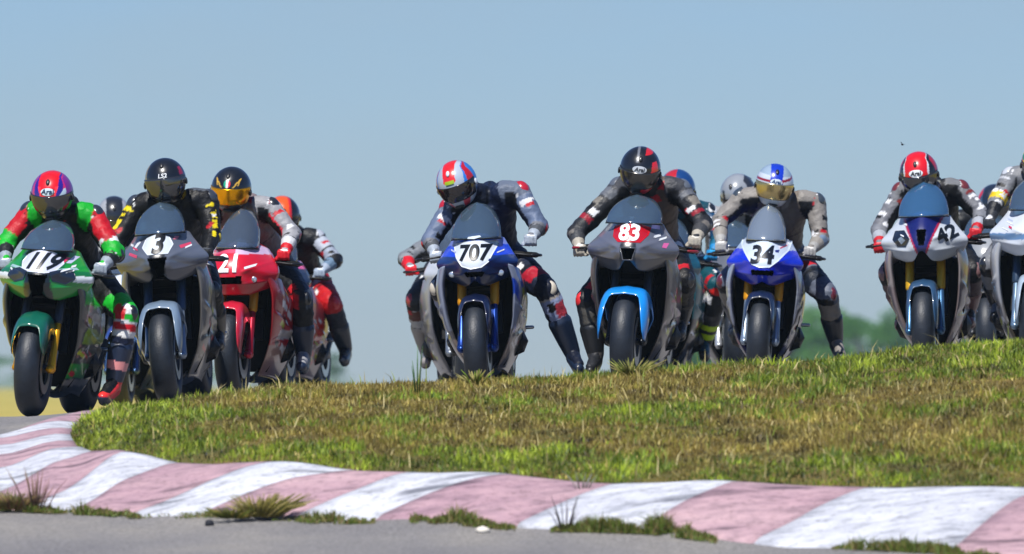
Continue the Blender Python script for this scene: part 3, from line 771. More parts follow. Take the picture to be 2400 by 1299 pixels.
    if st.get('plate'):
        pl = mesh_obj('number_plate', *decal(sh, st['plate'], .0045), PAINT(), B, col=st.get('platecol', '#e6ecf2')); lift.append(pl)
    else: pl = up
    if st.get('num'):
        t, cx, cz, size, shear, ncol, *rest = st['num']; rotn = rest[0] if rest else 0
        f = lambda u, v, k: np.stack([u + cx, surf(sh, u + cx, v + cz) - .0065 - k, v + cz], 1)
        mesh_obj('race_number', *orient(*text_solid(t, f, size, .035, shear, .95, rotn)), mat('number_' + ncol.strip('#'), ncol, rough=.4), pl, smooth=False)
    for t, cx, cz, size, ncol, rotn in st.get('words', []):
        f = lambda u, v, k: np.stack([u + cx, surf(sh, u + cx, v + cz) - .0045 - k, v + cz], 1)
        mesh_obj('lettering', *orient(*text_solid(t, f, size, .02, 0, 1, rotn)), mat('number_' + ncol.strip('#'), ncol, rough=.4), up, smooth=False)
    # windscreen bubble
    ws = st.get('screen', 1.0); P = np.zeros((18, 25, 3)); zt = st.get('zscreen', 1.195)
    for i, v in enumerate(np.linspace(0, 1, 18)):
        z = .985 + (zt - .985) * v ** .9; hw = st.get('wscreen', .165) * max(.0, 1 - v ** 2.1) ** .6 + .010; yc = .045 + .26 * v ** 1.15; ys = yc + .16
        for j, a in enumerate(np.linspace(-1, 1, 25)):
            an = a * math.pi / 2; P[i, j] = (hw * math.sin(an), ys - (ys - yc) * abs(math.cos(an)) ** .9, z)
    sc = mesh_obj('windscreen', *orient(*sheet(P, .003, True)), st.get('glass') or glass('blue_screen', '#a9c8de', .16, body='#9cc0de', bodyw=.13), B)
    lift.append(sc)
    lift.append(mesh_obj('dashboard', *join(box((0, .26, .985), (.17, .03, .10), rx=-.5), box((0, .245, 1.0), (.13, .012, .07), rx=-.5)), BLACK(), B, smooth=False))
    mesh_obj('screen_edge', *tube([tuple(P[0, j] + np.array([0, -.003, 0])) for j in range(0, 25, 2)], .004, 6), BLACK(), sc)
    # side fairings: front lip, outer bulge, rear edge
    zz = [.80, .70, .56, .42, .29, .17]; fw = st.get('flank', 1.)
    fx_ = np.array([.195, .226, .222, .198, .150, .080]); fy_ = np.array([.10, .15, .20, .26, .33, .44])
    ox_ = np.array([.262, .279, .266, .238, .186, .110]) * fw; oy_ = np.array([.30, .33, .38, .44, .50, .58])
    rx_ = np.array([.20, .258, .254, .226, .176, .107]) * fw; ry_ = np.array([.70, .76, .86, .90, .92, .92])
    for q in (-1, 1):
        P = np.zeros((60, 48, 3))
        for i, z in enumerate(np.linspace(.80, .16, 60)):
            zk = zz[::-1]; g = lambda a: float(spl(zk, a[::-1], z))
            pts = np.array([(g(fx_) - .010, g(fy_) + .03), (g(fx_), g(fy_)), (g(fx_) * .42 + g(ox_) * .58, g(fy_) * .72 + g(oy_) * .28), (g(ox_), g(oy_)), ((g(ox_) + g(rx_)) / 2 + .004, (g(oy_) + g(ry_)) / 2), (g(rx_), g(ry_))])
            k = [0, .1, .3, .5, .75, 1.]; u = np.linspace(0, 1, 48)
            zo = spl(k, [0, 0, -.0, -.005, -.015, -.03], u)
            # vent recess and swage line down the flank
            X_ = spl(k, pts[:, 0], u) - .014 * np.exp(-((u - .62) / .12) ** 2) * math.exp(-((z - .52) / .09) ** 2) + .012 * np.exp(-((z - .60 + .16 * u) / .016) ** 2) * sm(.1, .3, u) - .012 * np.exp(-((z - .36 - .10 * u) / .02) ** 2) * sm(.15, .3, u)
            P[i, :, 0] = q * X_; P[i, :, 1] = spl(k, pts[:, 1], u); P[i, :, 2] = .16 + (z - .16) * (1 + st.get('nz', .03) / .64) + zo + (.035 * (1 - u) - .05 * u) * float(sm(.62, .80, z))
        rs_ = random.Random(st['px'] * 3 + (q > 0)); rects = [(.34 + .4 * rs_.random(), .26 + .44 * rs_.random(), .03 + .05 * rs_.random(), .008 + .012 * rs_.random(), lin(rs_.choice(['#e4e6ea', '#e4e6ea', '#14161a', '#c02030', '#b8c020']))) for _ in range(16)]
        def sidecol(V, base=st['side'], rects=rects):
            c = base(V) * .78
            for cy, cz, hy, hz, cc_ in rects:
                zz_ = V[:, 2] - cz + .25 * (V[:, 1] - cy); k = (np.abs(V[:, 1] - cy) < hy) & (np.abs(zz_) < hz); c[k] = cc_
            return c
        mesh_obj('side_fairing', *orient(*sheet(P, .005)), PAINT(), B, col=sidecol)
        if st.get('sidenum') and q > 0: pass
    P = np.zeros((10, 9, 3))
    for i, t in enumerate(np.linspace(0, 1, 10)):
        for j, a in enumerate(np.linspace(-1, 1, 9)): P[i, j] = (a * (.075 + .05 * t), .44 + .5 * t, .165 - .03 * math.sin(t * 3) + .06 * abs(a) ** 2 - .02)
    mesh_obj('belly_pan', *orient(*sheet(P, .005)), PAINT(), B, col=st.get('bellycol', '#33363b'))
    if st.get('lamp'):
        for cx, cz, r in st['lamp']:
            V, F = ellipsoid((cx, float(surf(sh, cx, cz)) + .002, cz), (r, r * .4, r * .8), 16, 8); lift.append(mesh_obj('headlight', V, F, mat('lamp_lens', '#c9d4de', rough=.08, metal=.7), B))
    for o in lift: o.location.z = NZ
    # radiator, engine, frame
    rad = [box((0, .34 + .05 * k, .64 - .024 * k * 1.0), (.27, .008, .010)) for k in range(0)]
    mesh_obj('radiator', *join(box((0, .35, .53), (.28, .035, .28), rx=-.25), *[box((0, .335 - .0, .42 + .018 * k), (.25, .01, .006)) for k in range(12)]), DARK(), B, smooth=False)
    Pb = np.array([[(a * (float(spl(zz[::-1], fx_[::-1], z)) + .028), .40 + .10 * (.7 - z) + .05 * a * a, z) for a in np.linspace(-1, 1, 9)] for z in np.linspace(.19, .76, 12)])
    mesh_obj('shade_backing', *orient(*sheet(Pb, .006)), BLACK(), B)  # added black sheet standing in for the shade between the fairings
    mesh_obj('engine', *join(box((0, .62, .42), (.34, .36, .34), rx=.2), box((0, .80, .36), (.30, .26, .26)), tube([(-.16, .75, .34), (.16, .75, .34)], .10, 14)), DARK(), B, smooth=False)
    mesh_obj('frame', *join(*[tube([(q * .06, .33, .84), (q * .17, .52, .76), (q * .18, .85, .64), (q * .12, 1.02, .45)], [.035, .035, .035, .03], 8) for q in (-1, 1)]), mat('frame_alloy', '#5a5e66', rough=.35, metal=.7), B)
    mesh_obj('swingarm', *join(*[tube([(q * .11, .98, .42), (q * .14, 1.2, .38), (q * .12, 1.42, .315)], [.035, .03, .026], 8) for q in (-1, 1)]), mat('frame_alloy', '#5a5e66', rough=.35, metal=.7), B)
    V, F = ellipsoid((0, .60, .90), (.165, .27, .135), 24, 14); V[:, 2] -= .05 * np.clip((V[:, 1] - .6) / .27, 0, 1)
    mesh_obj('fuel_tank', V, F, PAINT(), B, col=st.get('tank', st['c1']))
    mesh_obj('seat', *orient(*sheet(np.array([[(a * (.12 + .04 * math.sin(t * 3)), .84 + .38 * t, .845 + .02 * t - .03 * abs(a) ** 2) for a in np.linspace(-1, 1, 9)] for t in np.linspace(0, 1, 8)]), .04)), BLACK(), B)
    V, F = tube([(0, 1.18, .86), (0, 1.38, .93), (0, 1.62, 1.0)], [.11, .085, .035], 16, sx=1.2); V[:, 2] = .86 + (V[:, 2] - .86) * .75
    mesh_obj('tail_unit', V, F, PAINT(), B, col=st.get('tail', st['c1']))
    ex = mesh_obj('exhaust', *tube([(.09, .72, .18), (.13, .98, .24), (.15, 1.15, .34), (.16, 1.30, .46)], [.03, .032, .042, .040], 14), DARK(), B)
    for q in (-1, 1):
        mesh_obj('footpeg', *tube([(q * .14, 1.0, .43), (q * .27, 1.0, .43)], .012, 8), STEEL(), B)
    return B

# ------------------------------------------------------------------ helmets
def hp(az, el, off=0.):
    """point on the helmet shell in its own space for azimuth (0 = front) and elevation"""
    az = np.asarray(az, float); el = np.asarray(el, float)
    ux = np.sin(az) * np.cos(el); uy = -np.cos(az) * np.cos(el); uz = np.sin(el)
    lo = np.clip(-uz, 0, 1); fr = np.clip(-uy, 0, 1); bk = np.clip(uy, 0, 1)
    x = ux * (.130 - .016 * lo); y = uy * (.152 + .02 * lo * fr - .05 * lo * bk) + .012 * bk * uz; z = uz * np.where(uz > 0, .142, .172)
    z = np.maximum(z, -.132 - .02 * fr)
    n = np.stack([ux, uy, uz], -1)
    return np.stack([x, y, z], -1) + n * off

def helmet(person, pos, rot, shell, visor, vis_az=1.42, vis=(-.52, .16), logo=None, face=False, spoiler='#15161a', chin=None):
    h = bpy.data.objects.new('helmet', None)
    naz, nel = 129, 81; az = np.linspace(-math.pi, math.pi, naz)[:-1]; el = np.linspace(-1.57, 1.57, nel)
    A, E = np.meshgrid(az, el); P = hp(A, E); V = P.reshape(-1, 3); F = []
    n = len(az)
    for i in range(nel - 1):
        for j in range(n):
            k = (j + 1) % n; ca = abs((az[j] + math.pi / n)); ce = (el[i] + el[i + 1]) / 2
            if ca < vis_az - .14 and vis[0] + .07 < ce < vis[1] - .05: continue
            if ce < -1.15: continue
            F.append((i * n + j, i * n + k, (i + 1) * n + k, (i + 1) * n + j))
    c = shell(A.ravel(), E.ravel()) if callable(shell) else np.tile(lin(shell), (len(V), 1))
    o = mesh_obj('helmet', V, F, PAINT(), person, col=None); set_col(o.data, c)
    o.location = pos; o.rotation_euler = rot
    md = o.modifiers.new('thickness', 'SOLIDIFY'); md.thickness = .008; md.offset = -1
    bpy.data.objects.remove(h)
    # lining
    Vl, Fl = ellipsoid((0, .035, .005), (.105, .095, .115), 20, 14); mesh_obj('helmet_lining', Vl, Fl, BLACK(), o)
    # visor
    P = hp(*np.meshgrid(np.linspace(-vis_az, vis_az, 41), np.linspace(vis[0], vis[1], 15)), off=.004)
    m = P.shape; # round the visor's corners
    vz = mesh_obj('visor', *orient(*sheet(P, .003, True)), visor, o)
    for q in (-1, 1):
        p = hp(q * (vis_az + .02), -.10, .006); mesh_obj('visor_pivot', *ellipsoid(tuple(p), (.008, .022, .022), 14, 8), SATIN(), o, col=spoiler)
    # brow vent, top vents, chin vent
    p = hp(0, .80, .003); mesh_obj('top_vent', *ellipsoid(tuple(p), (.013, .022, .007), 12, 8, (.7, 0, 0)), SATIN(), o, col=spoiler)
    p = hp(0, -.80, .004); mesh_obj('chin_vent', *ellipsoid(tuple(p), (.034, .010, .012), 14, 8), SATIN(), o, col='#0c0d10')
    V, F = orient(*sheet(np.array([[(a * .075, .085 + .06 * t, .095 - .050 * abs(a) ** 2 * .9 - .018 * t) for a in np.linspace(-1, 1, 9)] for t in np.linspace(0, 1, 5)]), .006))
    mesh_obj('spoiler', V, F, SATIN(), o, col=spoiler)
    if logo:
        txt, el0, size, tcol, bcol, bw, bh = logo
        if bcol:
            bw *= 1.3; bh *= 1.35; t = np.linspace(0, 2 * math.pi, 28, endpoint=False); rr = np.linspace(.05, 1, 6)
            P = np.array([[hp(bw * r * math.cos(a) / .14, el0 + bh * r * math.sin(a) / .14, .003) for a in t] for r in rr])
            V = P.reshape(-1, 3); F = gridf(6, 28, True) + [tuple(range(28))]
            mesh_obj('badge', *orient(V, F), PAINT(), o, col=bcol)
        if txt:
            size *= 1.3; f = lambda u, v, k: hp(u / .14, el0 + v / .15, .0045 + k)
            mesh_obj('lettering', *orient(*text_solid(txt, f, size, .02, .15, 1.1)), mat('number_' + tcol.strip('#'), tcol, rough=.4), o, smooth=False)
    return o

# ------------------------------------------------------------------ riders
def rider(st):
    px, d = st['px'], st['d']; x0 = xp(px, d); z0 = H1(x0, d) + st.get('dz', 0)
    rot = (0, math.radians(st.get('roll', 0)), math.radians(st.get('yaw', 0)))
    r = st['r']
    Pn = thing('person', r['label'], 'person', (x0, d, z0), rot, 'motorcycle racers in leathers and helmets')
    A = lambda v: np.array(v, float)
    lx = r.get('lean', 0.)
    hc = A(r.get('head', (0, .47, 1.38))); hr = r.get('hrot', (-22, 0, 0))
    hipc = A((lx * .3, 1.02, .93)); chest = A((lx * .8, .72, r.get('zch', 1.18))); neck = A((lx + (hc[0] - lx) * .4, .60, chest[2] + .10))
    J = {}
    for q, s_ in ((-1, 'l'), (1, 'r')):
        sx_ = r.get('shx', .195)
        J['sh' + s_] = A(r.get('sh' + s_, (lx + q * sx_, .64, chest[2] + .06)))
        J['el' + s_] = A(r.get('el' + s_, (q * .335, .55, 1.05)))
        J['ha' + s_] = A(r.get('ha' + s_, (q * .295, .375, .925)))
        J['hi' + s_] = hipc + A((q * .11, -.02, -.04))
        J['kn' + s_] = A(r.get('kn' + s_, (q * .285, .66, .70)))
        J['an' + s_] = A(r.get('an' + s_, (q * .22, 1.0, .44)))
        J['to' + s_] = J['an' + s_] + A(r.get('toe' + s_, (q * .02, -.17, -.06)))
    bones = [('torso', hipc, (hipc + chest) / 2, .165, .15), ('torso', (hipc + chest) / 2, chest, .15, .17), ('chest', chest, neck, .165, .085), ('neck', neck, hc + A((0, .02, -.03)), .065, .06)]
    parts = [tube([hipc, (hipc + chest) / 2, chest], [.155, .145, .155], 20, sx=1.2), tube([chest, neck], [.14, .08], 16, sx=1.1), tube([neck, hc], [.06, .055], 12)]
    parts.append(ellipsoid((lx * .9 + 0, .82, chest[2] + .10), (.075, .13, .07), 14, 10, (.5, 0, 0)))   # aerodynamic hump
    parts.append(ellipsoid(hc + A((0, .0, 0)), (.073, .088, .108), 18, 14, tuple(math.radians(a) for a in hr)))
    for s_ in 'lr':
        sh_, el_, ha_, hi_, kn_, an_, to_ = [J[k + s_] for k in ('sh', 'el', 'ha', 'hi', 'kn', 'an', 'to')]
        wr = ha_ + (el_ - ha_) / np.linalg.norm(el_ - ha_) * .075
        q = -1 if s_ == 'l' else 1
        bones += [('shoulder', sh_ * .9 + neck * .1, sh_, .09, .085), ('uarm', sh_, el_, .075, .058), ('farm', el_, wr, .058, .038), ('thigh', hi_, kn_, .10, .072), ('shin', kn_, an_, .065, .045), ('foot', an_, to_, .045, .045)]
        parts += [tube([neck * .4 + sh_ * .6, sh_], [.085, .082], 14), tube([sh_, sh_ * .45 + el_ * .55, el_], [.076, .068, .060], 14), tube([el_, el_ * .6 + wr * .4, wr], [.060, .056, .036], 14), ellipsoid(el_ + A((q * .008, .02, 0)), (.058, .058, .062), 12, 8)]
        parts += [tube([chest * .8 + sh_ * .2, sh_], [.12, .07], 14), tube([hi_, hi_ * .5 + kn_ * .5, kn_], [.12, .10, .080], 16), tube([kn_, kn_ * .65 + an_ * .35, an_], [.078, .074, .050], 14), tube([an_, to_], [.042, .036], 10)]
        parts += [tube([wr, ha_ + A((0, .02, .02))], [.033, .03], 10)]
    if r.get('face'):
        R_ = np.array(Euler([math.radians(a) for a in hr]).to_matrix()); f = lambda v: hc + R_ @ A(v)
        parts += [tube([f((0, -.078, .01)), f((0, -.103, -.03))], [.010, .015], 8), ellipsoid(f((0, -.06, -.075)), (.03, .028, .022), 10, 8)]
    me, co, no = remesh(parts, .0125, 5)
    # colour by nearest limb
    n = len(co); best = np.full(n, 1e9); bi = np.zeros(n, int); tt = np.zeros(n)
    for i, (nm, a, b, ra, rb) in enumerate(bones):
        ab = b - a; t = np.clip(((co - a) @ ab) / (ab @ ab), 0, 1); ds_ = np.linalg.norm(co - a - t[:, None] * ab, axis=1) / (ra + (rb - ra) * t)
        k = ds_ < best; best[k] = ds_[k]; bi[k] = i; tt[k] = t[k]
    nm = np.array([b[0] for b in bones])[bi]
    # leather folds
    fold = np.array([mnoise.noise(Vector((p[0] * 16, p[1] * 16, p[2] * 24))) + .6 * mnoise.noise(Vector((p[0] * 34, p[1] * 34, p[2] * 40))) for p in co])
    co2 = co + no * (fold * .006)[:, None]; me.vertices.foreach_set('co', co2.astype(np.float32).ravel())
    suit = r['suit']; col = np.tile(lin(suit.get('base', '#16181c')), (n, 1))
    for b, c in suit.items():
        if b in ('base', 'rules'): continue
        col[nm == b] = lin(c)
    right = co[:, 0] > lx * .5
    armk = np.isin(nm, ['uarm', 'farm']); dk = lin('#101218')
    col[armk & (no[:, 2] < -.12)] = dk  # painted shade: undersides of the arms darkened in the leather colour
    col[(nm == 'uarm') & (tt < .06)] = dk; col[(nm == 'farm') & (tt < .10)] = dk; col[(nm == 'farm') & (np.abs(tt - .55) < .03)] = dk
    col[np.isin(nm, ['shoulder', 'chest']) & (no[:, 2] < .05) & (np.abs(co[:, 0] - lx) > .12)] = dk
    col[(nm == 'thigh') & (no[:, 2] < -.4)] = dk  # thigh undersides get the same painted shade
    seam = np.zeros(n, bool)
    for b_, ts in (('thigh', (.62,)), ('shin', (.46,)), ('torso', (.5,))):
        for t_ in ts: seam |= (nm == b_) & (np.abs(tt - t_) < .028)
    seam |= np.isin(nm, ['chest', 'torso']) & (np.abs(co[:, 0] - lx) < .007)
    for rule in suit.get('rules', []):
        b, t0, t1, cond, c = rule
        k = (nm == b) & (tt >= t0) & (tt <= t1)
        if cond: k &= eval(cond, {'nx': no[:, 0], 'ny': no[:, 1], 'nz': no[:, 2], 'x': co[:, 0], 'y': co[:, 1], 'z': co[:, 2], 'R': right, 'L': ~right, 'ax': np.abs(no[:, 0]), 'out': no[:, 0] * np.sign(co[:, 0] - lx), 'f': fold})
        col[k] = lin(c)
    rp = random.Random(int(st['px'])); acc = r.get('acc', ['#d8dadd', '#d8dadd', '#b01c28', '#0b0c0f'])
    for _ in range(26):
        b_ = rp.choice(['uarm', 'uarm', 'farm', 'chest', 'shoulder', 'thigh', 'shin', 'torso']); t_ = rp.random(); dr = np.array([rp.uniform(-1, 1), -rp.uniform(.3, 1), rp.uniform(-.1, .9)]); dr /= np.linalg.norm(dr)
        k = (nm == b_) & (np.abs(tt - t_) < rp.uniform(.03, .075)) & (no @ dr > rp.uniform(.80, .93)); col[k] = lin(rp.choice(acc))
    col[seam] *= .35
    hd = np.linalg.norm(co - hc, axis=1) < .125; col[hd] = lin('#b58068')
    if r.get('face'):
        R_ = np.array(Euler([math.radians(a) for a in hr]).to_matrix()); loc = (co - hc) @ R_
        for q in (-1, 1):
            k = hd & (np.hypot(loc[:, 0] - q * .030, loc[:, 2] - .012) < .013) & (loc[:, 1] < 0); col[k] = lin('#2a1d18')
            k = hd & (np.abs(loc[:, 0] - q * .030) < .02) & (np.abs(loc[:, 2] - .034) < .006) & (loc[:, 1] < 0); col[k] = lin('#3a261c')
        k = hd & (np.abs(loc[:, 0]) < .022) & (np.abs(loc[:, 2] + .062) < .005) & (loc[:, 1] < 0); col[k] = lin('#8a4a44')
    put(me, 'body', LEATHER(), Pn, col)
    # armour: shoulder cups, elbow cups, knee sliders
    for s_ in 'lr':
        q = -1 if s_ == 'l' else 1; sh_, el_, ha_, kn_, an_, to_ = [J[k + s_] for k in ('sh', 'el', 'ha', 'kn', 'an', 'to')]
        dirx = el_ - sh_; dirx /= np.linalg.norm(dirx)
        def cup(c, nrm, r1, r2, h, name, colr, mt):
            nrm = A(nrm) / np.linalg.norm(nrm); u, v = frame(nrm); P = np.zeros((6, 18, 3))
            for i, k in enumerate(np.linspace(.02, 1, 6)):
                for j in range(18):
                    a = 2 * math.pi * j / 18; P[i, j] = c + (u * math.cos(a) * r1 + v * math.sin(a) * r2) * k + nrm * (h * (1 - k ** 2.4) - .012 * k ** 4)
            V = P.reshape(-1, 3); F = gridf(6, 18, True) + [tuple(range(18))]; b0 = 5 * 18
            V = np.vstack([V, V[b0:b0 + 18] - nrm * .02]); F += [(b0 + j, b0 + (j + 1) % 18, 108 + (j + 1) % 18, 108 + j) for j in range(18)]
            mesh_obj(name, *orient(V, F), mt, Pn, col=colr)
        sc_ = r.get('shcup', r.get('cup', '#20242b')); cup(sh_ + A((q * .035, -.03, .048)), (q * .55, -.45, .7), .046, .056, .014, 'shoulder_cup', sc_, PAINT())
        cup(el_ + A((q * .038, -.01, .0)), (q * .8, -.3, .25), .036, .045, .02, 'elbow_cup', r.get('elcup', '#1a1c20'), PAINT())
        kd = kn_ - (J['hi' + s_] * .5 + an_ * .5); kd /= np.linalg.norm(kd); kd = kd * .5 + A((q * .75, -.35, 0))
        kd /= np.linalg.norm(kd)
        cup(kn_ + kd * .062, kd, .038, .055, .018, 'knee_slider', r.get('slider' + s_, r.get('slider', '#1a1c20')), PAINT())
        # boot
        up_ = an_ + (kn_ - an_) * .5
        heel = an_ + A((0, .045, -.055)); ball = to_ + A((0, .03, -.035))
        me2, c2, n2_ = remesh([tube([up_, an_ * .8 + kn_ * .2, an_], [.080, .066, .054], 14), tube([an_, heel], [.05, .038], 12), tube([an_ + A((0, -.01, -.03)), (an_ + to_) / 2 + A((0, 0, -.03)), to_ + A((0, -.02, -.02))], [.046, .042, .036], 12), tube([heel, ball], [.036, .04], 10)], .0085, 3)
        bc = np.tile(lin(r.get('boot', '#15171b')), (len(c2), 1)); lb = ((c2 - an_) @ (up_ - an_)) / ((up_ - an_) @ (up_ - an_))
        for lo, hi, c in r.get('bootb', []): bc[(lb >= lo) & (lb <= hi)] = lin(c)
        put(me2, 'boot', SATIN(), Pn, bc)
        # glove: palm, four fingers closed over the grip, thumb under it, gauntlet
        ax = A((.96 * q, .22, -.1)); ax /= np.linalg.norm(ax); hd_ = ha_ + A((0, -.002, -.012)); gp = []
        if r.get('free' + s_): pass
        for i, (L1, L2) in enumerate(((.040, .030), (.044, .034), (.042, .031), (.034, .026))):
            o_ = ax * ((i - 1.5) * .0215); k0 = hd_ + o_ + A((0, .012, .034)); k1 = hd_ + o_ + A((0, -L1 * .78, .024)); k2 = hd_ + o_ + A((0, -L1 * .80, -.010)); k3 = k2 + A((0, L2 * .8, -L2 * .55))
            gp.append(tube([k0, k1, k2, k3], [.0125, .0115, .0105, .0085], 8))
        gp.append(tube([hd_ - ax * .036 + A((0, .03, .0)), hd_ - ax * .055 + A((0, .0, -.022)), hd_ - ax * .045 + A((0, -.03, -.026))], [.015, .012, .010], 8))
        wdir = (el_ - ha_) / np.linalg.norm(el_ - ha_)
        gp.append(tube([hd_ - ax * .022 + A((0, .018, .024)), hd_ + ax * .022 + A((0, .018, .022))], [.024, .022], 10))
        gp.append(tube([hd_ + A((0, .02, .014)), ha_ + wdir * .075], [.034, .034], 10)); gp.append(tube([ha_ + wdir * .06, ha_ + wdir * .145], [.040, .054], 12))
        me3, c3, n3_ = remesh(gp, .0062, 2)
        gc = np.tile(lin(r.get('glove', '#1d1f24')), (len(c3), 1)); k = (c3 - ha_) @ wdir
        gc[k > .08] = lin(r.get('cuff', r.get('glove', '#1d1f24')))
        gk = np.linalg.norm(c3 - (hd_ + A((0, -.005, .04))), axis=1) < .024; gc[gk] = lin(r.get('knuckle', '#c9ccd2'))
        put(me3, 'glove', LEATHER(), Pn, gc)
    helmet(Pn, tuple(hc), tuple(math.radians(a) for a in hr), r['shell'], r['visor'], logo=r.get('logo'), face=r.get('face'), spoiler=r.get('spoiler', '#15161a'), vis=r.get('vis', (-.52, .16)))
    return Pn

def V_dark(): return glass('smoke_visor', '#20242a', .10, rough=.06, body='#3a3a3e', bodyw=.55)
def V_clear(): return glass('clear_visor', '#8d8286', .05, rough=.08, body='#6a5f62', bodyw=.10)
def V_met(name, c, rough=.12): return mat(name, c, rough=rough, metal=.85, var=.12, vscale=14)

def layers(base, *ls):
    def f(a, b):
        ux = np.sin(a) * np.cos(b); a = np.where(b > 0, np.arcsin(np.clip(ux, -1, 1)) * (1 - sm(.9, 1.2, np.abs(a))) + a * sm(.9, 1.2, np.abs(a)) * (1 - .999 * sm(.7, 1.1, b)) + np.arcsin(np.clip(ux, -1, 1)) * sm(.9, 1.2, np.abs(a)) * .999 * sm(.7, 1.1, b), a)
        v = np.stack([a, b], 1); col = np.tile(lin(base), (len(v), 1))
        for cond, c in ls: col[cond(a, b)] = lin(c)
        return col
    return f
def bands(base, *ls):
    def f(V):
        x, y, z = V[:, 0], V[:, 1], V[:, 2]; col = np.tile(lin(base), (len(V), 1))
        for cond, c in ls: col[cond(x, y, z)] = lin(c)
        return col
    return f

def clr_screen(): return glass('clear_screen', '#b9cfe0', .14, rough=.05, body='#9fb2c4', bodyw=.14)
def silver_screen(): return glass('silver_screen', '#8294a4', .30, rough=.12, body='#a3b4c6', bodyw=.5)

HEXPL = [(-.075, .965), (.0, .985), (.075, .965), (.10, .915), (.07, .855), (-.06, .855), (-.10, .905)]
EYE = [(.07, .855), (.13, .875), (.20, .86), (.215, .82), (.16, .785), (.09, .80)]
STY = []
# 1 green --------------------------------------------------------------
STY.append(dict(px=72, d=60.8, roll=3.5, yaw=-9, shape='broad', c1='#12a02c', fork='#2b2f36', leg='#e0a010', cal='#c8ccd2', mudcol='#0c5a48', ga=48,
 label='bright green motorcycle numbered 119 with black tyre, leftmost of the pack', zscreen=1.175, wscreen=.15, nz=0.035,
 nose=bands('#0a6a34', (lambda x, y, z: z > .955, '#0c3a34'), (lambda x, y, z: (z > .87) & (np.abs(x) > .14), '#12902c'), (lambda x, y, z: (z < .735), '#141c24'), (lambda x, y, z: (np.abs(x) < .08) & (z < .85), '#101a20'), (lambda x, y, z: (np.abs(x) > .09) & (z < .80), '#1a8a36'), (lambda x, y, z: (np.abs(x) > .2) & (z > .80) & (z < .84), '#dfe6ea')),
 side=bands('#3a3c3c', (lambda x, y, z: (z > .70) & (y > .2), '#2fb83a'), (lambda x, y, z: (z < .70) & (z > .60) & (y > .26), '#b9b3ae'), (lambda x, y, z: (z < .56) & (z > .46) & (y > .3), '#8fae2c'), (lambda x, y, z: (z < .60) & (z > .575) & (y > .3), '#d9dde0'), (lambda x, y, z: (z < .34) & (z > .25) & (y > .3), '#18a838'), (lambda x, y, z: (z < .24) & (z > .2), '#a9a49c')),
 decals=[('headlight', EYE, '#1b2638', True, .006), ('brow_stripe', [(.08, .87), (.2, .892), (.215, .878), (.09, .856)], '#9fc4c4', True, .0035), ('sticker', [(.13, .95), (.155, .95), (.125, .905), (.105, .905)], '#e0325c', False), ('sticker', [(.165, .965), (.19, .96), (.165, .915), (.14, .915)], '#c6cbe6', False)],
 plate=[(-.10, .955), (-.04, .985), (.05, .985), (.115, .955), (.135, .91), (.10, .855), (.04, .845), (-.06, .85), (-.11, .86), (-.125, .91)], platecol='#c8cee2', num=('119', .0, .915, .14, .5, '#101720'),
 lampx=[],
 r=dict(label='rider in green red and black leathers with left leg dangling, red and purple helmet', head=(-.045, .46, 1.37), hrot=(17, -4, 0), lean=-.01,
  suit=dict(base='#0f1013', shoulder='#a81020', chest='#15181a', uarm='#b01020', farm='#15a82e', torso='#151619', thigh='#17191c', shin='#131b33',
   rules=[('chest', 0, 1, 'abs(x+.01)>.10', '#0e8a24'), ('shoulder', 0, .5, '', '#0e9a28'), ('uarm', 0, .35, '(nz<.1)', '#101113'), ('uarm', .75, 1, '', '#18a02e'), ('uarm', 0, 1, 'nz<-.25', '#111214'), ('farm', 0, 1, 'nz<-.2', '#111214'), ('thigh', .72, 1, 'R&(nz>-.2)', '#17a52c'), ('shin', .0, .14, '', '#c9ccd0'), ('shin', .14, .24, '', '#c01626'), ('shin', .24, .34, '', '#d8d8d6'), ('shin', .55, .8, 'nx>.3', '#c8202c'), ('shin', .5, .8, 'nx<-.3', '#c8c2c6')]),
  shcup='#2a303a', elcup='#23272d', glove='#8d97a3', cuff='#1a1d22', knuckle='#dfe4ea', slider='#15171b', boot='#16223a', bootb=[(.35, .6, '#d88a8a'), (-.5, -.0, '#d42a26')],
  knr=(.43, .64, .66), anr=(.38, .62, .24), toer=(-.03, -.16, -.08), knl=(-.27, .66, .68), elr=(.36, .50, 1.03), har=(.31, .36, .93),
  shell=layers('#2a1a8a', (lambda a, e: np.abs(a) > .9, '#7a1f86'), (lambda a, e: (np.abs(a) > .75) & (np.abs(a) < .95) & (e > .1), '#c0266a'), (lambda a, e: (np.abs(a) < .5) & (e > .55), '#d6101a'), (lambda a, e: (np.abs(a) < .5 - (.55 - e) * .3) & (e <= .55), '#ff3a40'), (lambda a, e: (np.abs(a) < .36) & (e > .32) & (e < .62), '#d6101a'), (lambda a, e: (a > .55) & (a < .95) & (e > .12) & (e < .4) & (e < (a - .4)), '#bcd2e2'), (lambda a, e: e < -.42, '#2a2c34'), (lambda a, e: (np.abs(a) > .55) & (e < .12), '#1a1c2a'), (lambda a, e: e > 1.32, '#d6101a')),
  visor=V_dark(), logo=('Arai', .36, .036, '#1a3550', '#c9dce6', .038, .017))))
